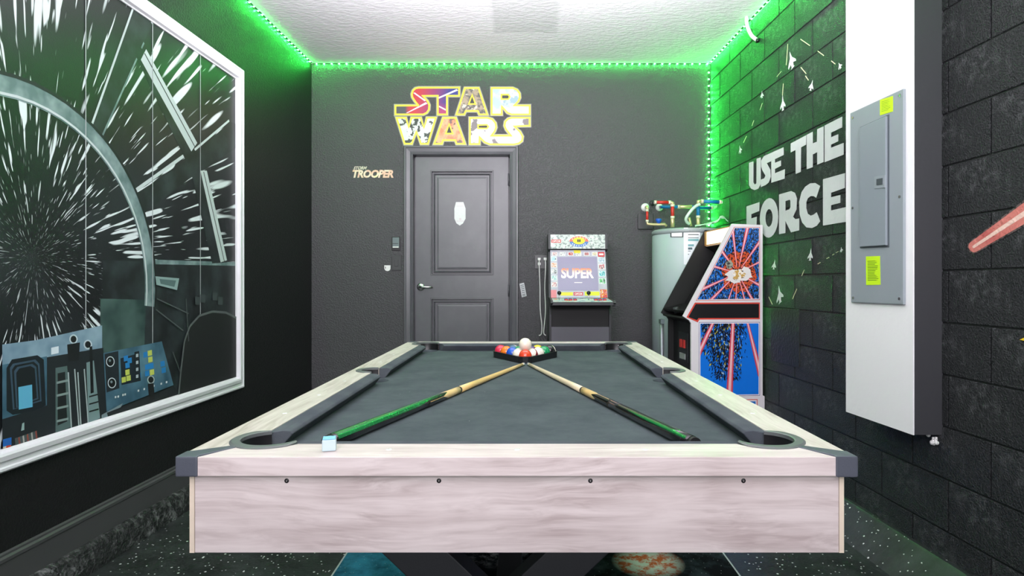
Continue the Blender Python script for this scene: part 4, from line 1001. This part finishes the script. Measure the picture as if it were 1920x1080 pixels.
blob(cx-4, cy2+6, 19, 13, .28, flat(232, 228, 226, .3), tri); blob(cx+14, cy2+2, 16, 12, .28, flat(236, 232, 228, .3), tri)
blob(cx+2, cy2+4, 12, 9, .3, speck('gold_burst_print', [(206, 166, 90), (246, 240, 230), (110, 90, 70)], 60, (.48, .52), .3), tri)
blob(cx-16, cy2-16, 7, 8, .2, speck('grey_burst_print', [(160, 166, 150), (60, 62, 60)], 60, (.5, .55), .3), tri)
# black arrow band
ART(art, [(1283, 594.5), (1299, 567.2), (1424.5, 567.2), (1424.5, 598.8), (1308, 598.8), (1304.5, 604)], flat(216, 74, 60, .3), .0006)
ART(art, [(1286.5, 594), (1300.8, 569.8), (1422.5, 569.8), (1422.5, 596.2), (1306, 596.2), (1303, 600)], flat(24, 24, 27, .3), .0010)
low = [(1309.5, 606.5), (1422, 606.5), (1422, 740), (1309.5, 740)]
ART(art, [(1306.8, 604), (1424.5, 604), (1424.5, 742.5), (1306.8, 742.5)], flat(60, 60, 140, .3), .0003)
ART(art, [(1307.6, 604.8), (1423.7, 604.8), (1423.7, 741.7), (1307.6, 741.7)], flat(240, 232, 236, .3), .0006)
ART(art, low, blueplain, .0009)
black_fleck = flat(14, 16, 26, .3)
for i in range(2600):
    v = rr.random()**1.15; yy = 607+v*106; xx = rr.uniform(1310, 1408); c0 = 1350+10*v; sg_ = 44-24*v
    if rr.random() > math.exp(-((xx-c0)/sg_)**4): continue
    a = rr.uniform(1.0, 2.0)+(.35 if xx < 1350 else -.1); l = rr.uniform(1.5, 4.5); t_ = rr.uniform(.5, 1.25)
    d = Vector((math.cos(a), math.sin(a))); n = Vector((-d.y, d.x)); c = Vector((xx, yy))
    shape([tuple(c-d*l), tuple(c+n*t_), tuple(c+d*l), tuple(c-n*t_)], flat(206, 196, 60, .3) if rr.random() < .06 else flat(190, 214, 230, .3) if rr.random() < .04 else black_fleck, low, 2e-8)
beam((1336, 600), (1303, 668), 3, 5.5, low); beam((1372.5, 600), (1365, 745), 3.4, 6.5, low); beam((1399, 600), (1426, 705), 2.2, 5.5, low)
ART(art, [(1300, 749), (1420, 749), (1420, 900), (1300, 900)], flat(216, 90, 80, .3), .0003); ART(art, [(1301, 750.5), (1418.5, 750.5), (1418.5, 900), (1301, 900)], flat(236, 230, 234, .3), .0006); ART(art, [(1303, 753), (1416, 753), (1416, 900), (1303, 900)], flat(20, 110, 200, .3), .0009)
o = obj('side_art', art, big, world=False, weld=None); o['label'] = 'blue, black and pink ray print on the white side'
# front boards between the side panels (they face the room's middle)
def slab(name, a, b, th, m, y0_=.016, y1_=DP-.016):
    """board seen edge-on from the side: from point a to b in the side view, th thick inwards"""
    a, b = Vector(a), Vector(b); d = (b-a).normalized(); n = Vector((-d.y, d.x))*th
    mb = MB().hexa([(a.x, y0_, a.y), (b.x, y0_, b.y), (b.x, y1_, b.y), (a.x, y1_, a.y), (a.x+n.x, y0_, a.y+n.y), (b.x+n.x, y0_, b.y+n.y), (b.x+n.x, y1_, b.y+n.y), (a.x+n.x, y1_, a.y+n.y)], m)
    return obj(name, mb, big, world=False)
t0, t1 = Vector(bl(1370.7, 419.5)), Vector(bl(1279, 588))
dd = (t1-t0)
inn = Vector((.012, -.004))
slab('back_board', (-.02, .05), (-.02, 1.40), .012, M['matte_black']); slab('top_board', Vector(bl(1374, 421.5)), Vector(bl(1428, 423)), -.012, M['matte_black'])
m0, m1 = Vector((-.192, 1.414)), Vector((-.192, 1.318))
slab('marquee', m0, m1, .012, mat('lit_marquee_glass', (255, 240, 215), .3, emit=((255, 226, 190), 1.5)), .03, DP-.03)
mt = MB()
def mqp(f, y, o): p = m0+(m1-m0)*f; d = (m1-m0).normalized(); q = Vector((-d.y, d.x))*-o if (Vector((-d.y, d.x)).x > 0) else Vector((-d.y, d.x))*o; return Vector((p.x+q.x, y, p.y+q.y))
for f0, f1, ya, yb in ((0, .07, .02, DP-.02), (.93, 1.0, .02, DP-.02), (0, 1, DP-.05, DP-.02)):
    mt.hexa([mqp(f0, ya, -.001), mqp(f1, ya, -.001), mqp(f1, yb, -.001), mqp(f0, yb, -.001), mqp(f0, ya, .004), mqp(f1, ya, .004), mqp(f1, yb, .004), mqp(f0, yb, .004)], mat('amber_marquee_edge', (196, 146, 90), .4))
obj('marquee_trim', mt, big, world=False)
g0, g1 = t0+dd*.215+Vector((.03, 0)), t1+Vector((.075, .03))
slab('speaker_board', (-.190, 1.312), (-.125, 1.275), .012, M['matte_black'])
slab('screen', (-.125, 1.275), g1+Vector((.06, 0)), .012, mat('dark_screen_glass', (20, 20, 22), .12))
slab('control_panel', Vector(bl(1279.5, 588.5))+Vector((.008, .004)), g1+Vector((.06, .004)), .014, mat('black_control_panel', (16, 16, 18), .18))
slab('under_panel', Vector(bl(1279, 594))+Vector((.006, 0)), Vector(bl(1295, 606))+Vector((.045, .0)), -.012, M['matte_black'])
fx = bl(1292, 606)[0]+.045
slab('front_board', (fx, .02), (fx, bl(0, 606)[1]), .012, M['black'])
cdz0, cdz1 = CH+(VY-682)/310, CH+(VY-626)/310
cdr = MB().box((fx-.020, .13, cdz0), (fx-.012, .31, cdz1), M['dark_metal'])
cdo = obj('coin_door', cdr, big, world=False, bevel=.002)
for yy in (.175, .235):
    o = obj('coin_slot', MB().box((fx-.026, yy, cdz0+.085), (fx-.019, yy+.032, cdz0+.135), flat(214, 60, 56)), cdo, world=False)
    o['label'] = 'red coin slot button'
obj('coin_return', MB().box((fx-.025, .17, cdz0+.015), (fx-.019, .27, cdz0+.05), flat(150, 152, 152)), cdo, world=False)
knob = MB().tube([(g1.x-.045, .22, g1.y-.035), (g1.x-.055, .22, g1.y-.0)], .017, M['dark_metal'], 16); obj('spinner_knob', knob, big, world=False)

# ================================================================== rug
RZ = .008
def rug_mat():
    q = NT('galaxy_rug_print', .95, .1); x, y, z = q.sep(q.tc)
    def gb(cx, cy, s):
        a = q.math('DIVIDE', q.math('SUBTRACT', x, cx), s); b = q.math('DIVIDE', q.math('SUBTRACT', y, cy), s)
        return q.rng(q.math('ADD', q.math('MULTIPLY', a, a), q.math('MULTIPLY', b, b)), 0, 1, 1, 0)
    n = q.noise(q.tc, 7, 6, .7); n2 = q.noise(q.tc, 26, 4, .7)
    c = q.mix(q.rng(n, .45, .75), L3((16, 18, 22)), L3((62, 74, 80)))
    c = q.mix(q.math('MULTIPLY', gb(-.58, .0, .30), q.rng(n, .25, .6)), c, L3((58, 140, 172)))
    g = q.math('MULTIPLY', gb(.43, .02, .14), 1.1, clamp=True)
    c = q.mix(g, c, q.mix(q.rng(n2, .45, .58), L3((222, 226, 214)), L3((214, 106, 60))))
    c = q.mix(q.math('MULTIPLY', gb(-.14, .10, .14), q.rng(n2, .45, .6)), c, L3((176, 176, 178)))
    st = q.n.new('ShaderNodeTexVoronoi'); st.inputs['Scale'].default_value = 55; q.put(st.inputs['Vector'], q.tc)
    c = q.mix(q.math('MULTIPLY', q.rng(st.outputs['Distance'], .06, .1, 1, 0), .7), c, L3((210, 214, 214)))
    q.color(c); q.bump(q.noise(q.tc, 700, 1), .3, .002); return q.m
rug = thing('rug', (.04, 2.32, 0), 'dark galaxy-print rug lying under the pool table', 'rug')
ry0, ry1 = 1.1, 2.95
obj('pile', MB().box((-.705+.006, ry0+.006, 0.0005), (.785-.006, ry1-.006, RZ), rug_mat()), rug)
e = MB(); wv = flat(190, 196, 198)
for a, b in (((-.705, ry0), (-.699, ry1)), ((.779, ry0), (.785, ry1)), ((-.699, ry0), (.779, ry0+.006)), ((-.699, ry1-.006), (.779, ry1))): e.box((a[0], a[1], 0.0005), (b[0], b[1], RZ+.001), wv)
obj('edge_binding', e, rug)

# ================================================================== pool table
TX = -.0135; TW, TY0, TY1 = .5685, 1.026, 3.080; TZ = .780; CZ = .7455
table = thing('pool_table', (TX, (TY0+TY1)/2, 0), 'pool table with pale washed-wood rails and charcoal cloth in the middle of the room', 'pool table')
TM = (TY0+TY1)/2; TXL, TXR = TX-TW, TX+TW
RT = .032; WW = .080            # rail thickness, wooden width
pockets = [(TXL+.110, TY0+.120), (TXR-.110, TY0+.120), (TXL+.110, TY1-.120), (TXR-.110, TY1-.120)]
mids = [(TXL+.082, TM), (TXR-.082, TM)]
cut = []
def cutter(x, y, r): o = obj('cut', MB().lathe([(.0001, .60), (r, .60), (r, .85), (.0001, .85)], (x, y, 0), M['black'], 48)); cut.append(o); return o
corner_cut = [cutter(x, y, .070) for x, y in pockets]; mid_cut = [cutter(x, y, .058) for x, y in mids]
hole_cut = [cutter(x, y, .052) for x, y in pockets]+[cutter(x, y, .044) for x, y in mids]
# wooden rails: mitred towards the corners where the castings sit
K = .034
def rail(name, poly, m, cs, lab=None):
    o = obj(name, MB().prism(poly, 'z', TZ-RT, TZ, m), table, bevel=0)
    # cutters live in world space while the part hangs under the table
    boolean_cut(o, cs)
    b = o.modifiers.new('edge', 'BEVEL'); b.width = .0015; b.segments = 2; b.limit_method = 'ANGLE'; b.angle_limit = math.radians(50)
    if lab: o['label'] = lab
def mitre(x, y, sx, sy): return x, y
p_in = .072
near = [(TXL+K, TY0), (TXR-K, TY0), (TXR-p_in+.004-.008, TY0+p_in), (TXR-.12, TY0+WW+.006), (TXL+.12, TY0+WW+.006), (TXL+p_in+.004, TY0+p_in)]
far = [(x, 2*TM-y) for x, y in reversed(near)]
left = [(TXL, TY0+K), (TXL+p_in, TY0+p_in+.004), (TXL+WW, TY0+.12), (TXL+WW, TY1-.12), (TXL+p_in, TY1-p_in-.004), (TXL, TY1-K)]
right = [(2*TX-x, y) for x, y in reversed(left)]
rail('rail', near, M['wood_x'], corner_cut[:2]); rail('rail', far, M['wood_x'], corner_cut[2:])
rail('rail', left, M['wood_y'], [corner_cut[0], corner_cut[2], mid_cut[0]]); rail('rail', right, M['wood_y'], [corner_cut[1], corner_cut[3], mid_cut[1]])
# corner castings
for sx, sy in ((-1, -1), (1, -1), (-1, 1), (1, 1)):
    cxn = TX+sx*TW; cyn = TY0 if sy < 0 else TY1; e = .0022
    def c2(a, b): return (cxn-sx*a, cyn-sy*b)
    poly = [c2(-e, -e), c2(K+.001, -e), c2(K+.001, .006), c2(p_in+.004, p_in-.006), c2(p_in-.006, p_in+.004), c2(.006, K+.001), c2(-e, K+.001)]
    if sx*sy > 0: poly.reverse()
    o = obj('corner_casting', MB().prism(poly, 'z', TZ-RT-.001, TZ+.0016, M['corner_plastic']), table, bevel=.0025, seg=2)
# pocket rings: flat arcs open towards the cloth
def ring(x, y, ri, ro, a0, a1, z0=TZ-.004, z1=TZ+.0035, n=28):
    mb = MB(); vs = []
    for i in range(n+1):
        t = a0+(a1-a0)*i/n; c, s = math.cos(t), math.sin(t); tap = min(1, .35+min(i, n-i)/5)
        rm = ri+(ro-ri)*tap
        vs += [(x+ri*c, y+ri*s, z0), (x+ri*c, y+ri*s, z1-.001), (x+(ri+.003)*c, y+(ri+.003)*s, z1), (x+(rm-.004)*c, y+(rm-.004)*s, z1), (x+rm*c, y+rm*s, z1-.002), (x+rm*c, y+rm*s, z0)]
    fs = [(i*6+k, i*6+(k+1) % 6, (i+1)*6+(k+1) % 6, (i+1)*6+k) for i in range(n) for k in range(6)]
    fs += [tuple(range(5, -1, -1)), tuple(n*6+k for k in range(6))]
    mb.add(vs, fs, M['ring_plastic']); return mb
def liner(x, y, r, a0, a1):
    mb = MB(); n = 28; vs = []
    for i in range(n+1):
        t = a0+(a1-a0)*i/n; c, s = math.cos(t), math.sin(t)
        vs += [(x+r*c, y+r*s, TZ-.002), (x+r*c, y+r*s, CZ-.10), (x+.001*c, y+.001*s, CZ-.105)]
    mb.add(vs, [(i*3+k, i*3+k+1, (i+1)*3+k+1, (i+1)*3+k) for i in range(n) for k in range(2)], M['pocket_black'], True); return mb
for (x, y), (sx, sy) in zip(pockets, ((-1, -1), (1, -1), (-1, 1), (1, 1))):
    ac = math.atan2(sy, sx); hw = math.radians(112)
    o = obj('pocket', liner(x, y, .0555, ac-hw, ac+hw), table); obj('pocket_ring', ring(x, y, .054, .073, ac-hw, ac+hw), o)
    a_ = ac+.5; obj('screw', MB().sphere((x+.052*math.cos(a_), y+.052*math.sin(a_), TZ-.014), .003, M['nickel'], 10, 6), o)
for (x, y), sx in zip(mids, (-1, 1)):
    ac = 0 if sx > 0 else PI; hw = math.radians(88)
    o = obj('pocket', liner(x, y, .0475, ac-hw, ac+hw), table); obj('pocket_ring', ring(x, y, .046, .064, ac-hw, ac+hw), o)
# slate bed and cloth
bed = obj('bed', MB().box((TXL+.03, TY0+.03, CZ-.03), (TXR-.03, TY1-.03, CZ), M['cloth']), table)
boolean_cut(bed, hole_cut)
bed['label'] = 'charcoal cloth playing surface'
drop(cut)
# cushions: six, with angled ends
def cushion(p0, p1, inward, e0, e1):
    """runs from p0 to p1 along the wooden rail; inward = unit vector towards the cloth; e0/e1 = how far each end is cut back at the nose"""
    p0, p1 = Vector(p0), Vector(p1); d = (p1-p0).normalized(); iw = Vector(inward)
    sec = [(0, TZ-.001, 0), (.022, TZ-.0012, .55), (.034, TZ-.004, .9), (.038, TZ-.010, 1), (.018, CZ-.001, .5), (0, CZ-.001, 0)]
    mb = MB(); A = []; B = []
    for w_, z, kk in sec:
        a = p0+iw*w_+d*(e0*kk); b = p1+iw*w_-d*(e1*kk); A.append((a.x, a.y, z)); B.append((b.x, b.y, z))
    n = len(sec); mb.add(A+B, [(i, (i+1) % n, (i+1) % n+n, i+n) for i in range(n)]+[tuple(range(n)), tuple(range(2*n-1, n-1, -1))], M['cushion'])
    return mb
G0 = .162; MG = .062
cl = [((TXL+G0, TY0+WW+.005), (TXR-G0, TY0+WW+.005), (0, 1), .030, .030), ((TXL+G0, TY1-WW-.005), (TXR-G0, TY1-WW-.005), (0, -1), .030, .030),
      ((TXL+WW, TY0+G0+.01), (TXL+WW, TM-MG), (1, 0), .030, .014), ((TXL+WW, TM+MG), (TXL+WW, TY1-G0-.01), (1, 0), .014, .030),
      ((TXR-WW, TY0+G0+.01), (TXR-WW, TM-MG), (-1, 0), .030, .014), ((TXR-WW, TM+MG), (TXR-WW, TY1-G0-.01), (-1, 0), .014, .030)]
for c in cl: obj('cushion', cushion(*c), table, bevel=.002)
# pearl sights
def sight(x, y): obj('sight', MB().lathe([(.0055, TZ-.001), (.0055, TZ+.0005), (.001, TZ+.0008)], (x, y, 0), M['white_plastic'], 14), table)
for k in range(1, 4):
    f = k/4
    for x in (TXL+.045, TXR-.045):
        sight(x, TY0+.12+(TM-TY0-.12)*f); sight(x, TM+(TM-TY0-.12)*f)
    sight(TXL+.12+(2*TW-.24)*f, TY0+.047); sight(TXL+.12+(2*TW-.24)*f, TY1-.047)
# apron boards
AX0, AX1, AY0, AY1, AZ0, AZ1 = TX-.552, TX+.552, TY0+.009, TY1-.009, .616, TZ-RT-.001
obj('apron_board', MB().box((AX0+.0085, AY0, AZ0), (AX1-.0085, AY0+.018, AZ1), M['wood_x']), table, bevel=.0008)
obj('apron_board', MB().box((AX0+.0085, AY1-.018, AZ0), (AX1-.0085, AY1, AZ1), M['wood_x']), table, bevel=.0008)
for a, b in ((AX0, AX0+.018), (AX1-.018, AX1)):
    s_ = MB().box((a, AY0+.0185, AZ0), (b, AY1-.0185, AZ1), M['wood_y'])
    xx0, xx1 = (a, a+.008) if a < 0 else (b-.008, b)
    s_.box((xx0, AY0-.0005, AZ0), (xx1, AY0+.0185, AZ1), M['wood_edge']); s_.box((xx0, AY1-.0185, AZ0), (xx1, AY1, AZ1), M['wood_edge'])
    obj('apron_board', s_, table)
for px in (537.5, 823, 1107, 1394):
    p = P(px, 901, AY0); obj('screw_cap', MB().lathe([(.001, -.0012), (.0032, -.0012), (.004, 0)], (p.x, AY0, .7375), M['black'], 14, ax='y'), table)
obj('underframe', MB().box((TXL+.12, TY0+.1, CZ-.12), (TXR-.12, TY1-.1, CZ-.03), M['matte_black']), table)
# crossed trestle legs, one pair near each end
for yy in (1.46, 2.62):
    for sg in (-1, 1):
        mb = MB(); c = TX-.035
        xt0, xt1 = (c+sg*.36, c+sg*.52) ; xb0, xb1 = (c-sg*.31, c-sg*.15)
        zt, zb2 = CZ-.12, .008
        y_a = yy+(.0 if sg < 0 else .072); y_b = y_a+.07
        xo, xi = sg*.50, sg*.335
        # straight bar leaning across: top outside -> foot on the other side
        def X(z, s): f = (zt-z)/(zt-zb2); top = c+sg*(.50 if s else .34); bot = c-sg*(.15 if s else .31); return top+(bot-top)*f
        mb.hexa([(X(zb2, 0), y_a, zb2), (X(zb2, 1), y_a, zb2), (X(zb2, 1), y_b, zb2), (X(zb2, 0), y_b, zb2), (X(zt, 0), y_a, zt), (X(zt, 1), y_a, zt), (X(zt, 1), y_b, zt), (X(zt, 0), y_b, zt)], M['dark_metal'])
        obj('leg', mb, table, bevel=.003)
obj('stretcher', MB().box((TX-.075, 1.55, .10), (TX+.005, 2.66, .16), M['dark_metal']), table, bevel=.003)

# ================================================================== balls and rack
R = .027; BY = 2.525; BX = .002
D = 2*R*1.002
rack = thing('ball_rack', (BX, BY+.1, CZ), 'black triangle rack holding the balls near the far end of the table', 'rack')
h = D*math.sqrt(3)/2
tri_c = [Vector((BX, BY)), Vector((BX+2*D, BY+4*h)), Vector((BX-2*D, BY+4*h))]
def rounded(off, n=6):
    pts = []; cen = sum(tri_c, Vector((0, 0)))/3
    for i, c in enumerate(tri_c):
        a = math.atan2((c-cen).y, (c-cen).x)
        for k in range(n+1): t = a-PI/3+2*PI/3*k/n; pts.append((c.x+off*math.cos(t), c.y+off*math.sin(t)))
    return pts
inn_, out_, lip = rounded(R+.001), rounded(R+.0055), rounded(R+.009)
rk = MB(); HR_ = .027; n = len(inn_)
def ringwall(mb, A, B, za, zb_, m): mb.add([(x, y, za) for x, y in A]+[(x, y, zb_) for x, y in B], [(i, (i+1) % n, (i+1) % n+n, i+n) for i in range(n)], m)
z0 = CZ+.0006
ringwall(rk, inn_, inn_, z0, z0+HR_, M['black']); ringwall(rk, out_, out_, z0, z0+HR_-.003, M['black']); ringwall(rk, out_, lip, z0+HR_-.003, z0+HR_-.002, M['black']); ringwall(rk, lip, lip, z0+HR_-.002, z0+HR_, M['black']); ringwall(rk, lip, inn_, z0+HR_, z0+HR_, M['black']); ringwall(rk, inn_, out_, z0, z0, M['black'])
obj('frame', rk, rack)
palette = {'yellow': (236, 206, 40), 'blue': (30, 84, 196), 'red': (222, 68, 38), 'purple': (84, 44, 120), 'orange': (236, 120, 30), 'green': (20, 140, 84), 'maroon': (140, 20, 40), 'black': (26, 26, 28), 'pink': (214, 50, 80), 'teal': (60, 96, 130)}
def ball_mat(name, c, stripe):
    q = NT(name, .08); q.b.inputs['Coat Weight'].default_value = .5
    if stripe:
        x, y, z = q.sep(q.tc); q.color(q.mix(q.math('LESS_THAN', q.math('ABSOLUTE', z), .0145), L3((238, 230, 216)), L3(palette[c])))
    else: q.color(L3(palette[c]))
    return q.m
bm_ = {}
rows = [[('red', 0)], [('yellow', 1), ('maroon', 1)], [('blue', 0), ('black', 0), ('red', 1)], [('orange', 0), ('green', 1), ('purple', 1), ('green', 0)], [('pink', 0), ('teal', 1), ('purple', 0), ('yellow', 0), ('black', 1)]]
posn = ['front', 'second', 'third', 'fourth', 'back']; side_w = {1: ['single'], 2: ['left', 'right'], 3: ['left', 'middle', 'right'], 4: ['far left', 'inner left', 'inner right', 'far right'], 5: ['far left', 'inner left', 'middle', 'inner right', 'far right']}
names = {'pink': 'crimson', 'teal': 'slate blue'}
mesh0 = None
for i, row in enumerate(rows):
    for j, (c, s) in enumerate(row):
        key = (c, s)
        if key not in bm_: bm_[key] = ball_mat('%s_%s_ball' % (c, 'striped' if s else 'solid'), c, s)
        x = BX+(j-i/2)*D; y = BY+i*h
        o = obj('pool_ball', MB().sphere((0, 0, R), R, bm_[key], 32, 20), base=(0, 0, R))
        o.location = (x, y, CZ+R+.0006)
        rr2 = random.Random(i*7+j); o.rotation_euler = (rr2.uniform(.5, 1.3)*(1 if (i+j) % 2 else -1), rr2.uniform(-.9, .9), rr2.uniform(0, 3))
        if key == ('yellow', 1): o.rotation_euler = (.95, -.35, 0)
        if key == ('maroon', 1): o.rotation_euler = (.95, -.45, 0)
        if key == ('red', 1): o.rotation_euler = (.9, .5, 0)
        if key == ('black', 1): o.rotation_euler = (0, 1.2, .5)
        tag(o, '%s %s pool ball in the rack, %s row, %s' % (names.get(c, c), 'striped' if s else 'solid', posn[i], side_w[len(row)][j]), 'ball', 'racked pool balls')
        # number spot
        q2 = MB(); 
        for k, (rad, mm, off) in enumerate(((.0085, M['ivory'], .0002),)):
            vs = []; nn_ = 14
            for t in range(nn_): a = 2*PI*t/nn_; px3 = Vector((rad*math.cos(a), rad*math.sin(a), 0)); px3.z = math.sqrt(R*R-rad*rad)+off; vs.append(px3)
            vs.append(Vector((0, 0, R+off))); q2.add(vs, [(t, (t+1) % nn_, nn_) for t in range(nn_)], mm)
        q2.v = [Vector((v.z, v.y, -v.x)) for v in q2.v]
        obj('number_spot', q2, o, world=False, weld=None)
cue_c = Vector((BX, BY+h*.667*1.0, CZ+R+.0006+D*.8165))
o = obj('cue_ball', MB().sphere((0, 0, 0), R, M['ivory'], 40, 24), base=(0, 0, 0)); o.location = Vector((BX, BY+h*2/3, CZ+R+.0006+D*.8165))
tag(o, 'white cue ball resting on top of the racked balls', 'ball')

# ================================================================== cues
def cue(tip, butt, label, green_from, green_to, glow_side):
    tip, butt = Vector(tip), Vector(butt); d = (butt-tip); L = d.length; u = d.normalized()
    t = thing('pool_cue', tip, label, 'cue')
    def rad(f): return .0058+(.0143-.0058)*f
    def pt(f): p = tip+u*(L*f); p.z = CZ+.0008+rad(f); return p
    def seg(name, f0, f1, m, k=1.0, n=6):
        fs = [f0+(f1-f0)*i/n for i in range(n+1)]; o = obj(name, MB().tube([pt(f) for f in fs], [rad(f)*k for f in fs], m, 20), t); return o
    seg('tip', 0, .008, flat(70, 96, 130), .95); seg('ferrule', .008, .022, M['ivory']); seg('shaft', .022, .500, M['maple'] if glow_side < 0 else M['cue_pale'])
    seg('joint_ring', .500, .506, M['black'], 1.02, 1); seg('forearm', .506, .665, M['maple'])
    # butt: coloured wedge reaching into the maple, black underneath
    up = Vector((0, 0, 1)); sd = u.cross(up).normalized()
    def strip(name, f0, f1, a0, a1, m, k=1.012, pointed=True):
        mb = MB(); n = 18; vs = []; w_ = 10
        for i in range(n+1):
            f = f0+(f1-f0)*i/n; sp = min(1, (i/n)/.28) if pointed else 1; am = (a0+a1)/2; r = rad(f)*k
            for j in range(w_+1):
                a = am+(a0-am)*sp+((a1-a0)*sp)*j/w_
                vs.append(pt(f)+(sd*math.cos(a)+up*math.sin(a))*r)
        mb.add(vs, [(i*(w_+1)+j, i*(w_+1)+j+1, (i+1)*(w_+1)+j+1, (i+1)*(w_+1)+j) for i in range(n) for j in range(w_)], m, True)
        obj(name, mb, t, weld=None)
    seg('butt', .665, .992, M['cue_black']); seg('bumper', .992, 1.0, M['matte_black'], .95, 1)
    for a in (.5, 2.1, 3.7, 5.3): strip('inlay_point', .575, .67, a-.75, a+.75, M['cue_black'], 1.006)
    strip('green_inlay', green_from, green_to, glow_side_angles[glow_side][0], glow_side_angles[glow_side][1], M['cue_green'] if glow_side < 0 else M['cue_plain_green'], 1.02)
    return t
glow_side_angles = {-1: (.15, 2.9), 1: (.55, 1.05)}
cue((-.003, 2.435, CZ), (-.385, 1.195, CZ), 'left pool cue with a sparkling green and black butt, on the cloth', .60, .985, -1)
cue((.013, 2.435, CZ), (.328, 1.180, CZ), 'right pool cue with a black butt and plain green stripe, on the cloth', .76, .985, 1)
ck = thing('chalk_cube', (-.341, 1.070, TZ), 'small pale blue chalk cube on the near rail, left side', 'chalk', rz=.25)
obj('block', MB().box((-.0115, -.0115, .0004), (.0115, .0115, .020), M['chalk']), ck, world=False, bevel=.0015)
obj('chalk_top', MB().box((-.0108, -.0108, .0201), (.0108, .0108, .0222), M['chalk_top']), ck, world=False, bevel=.001)
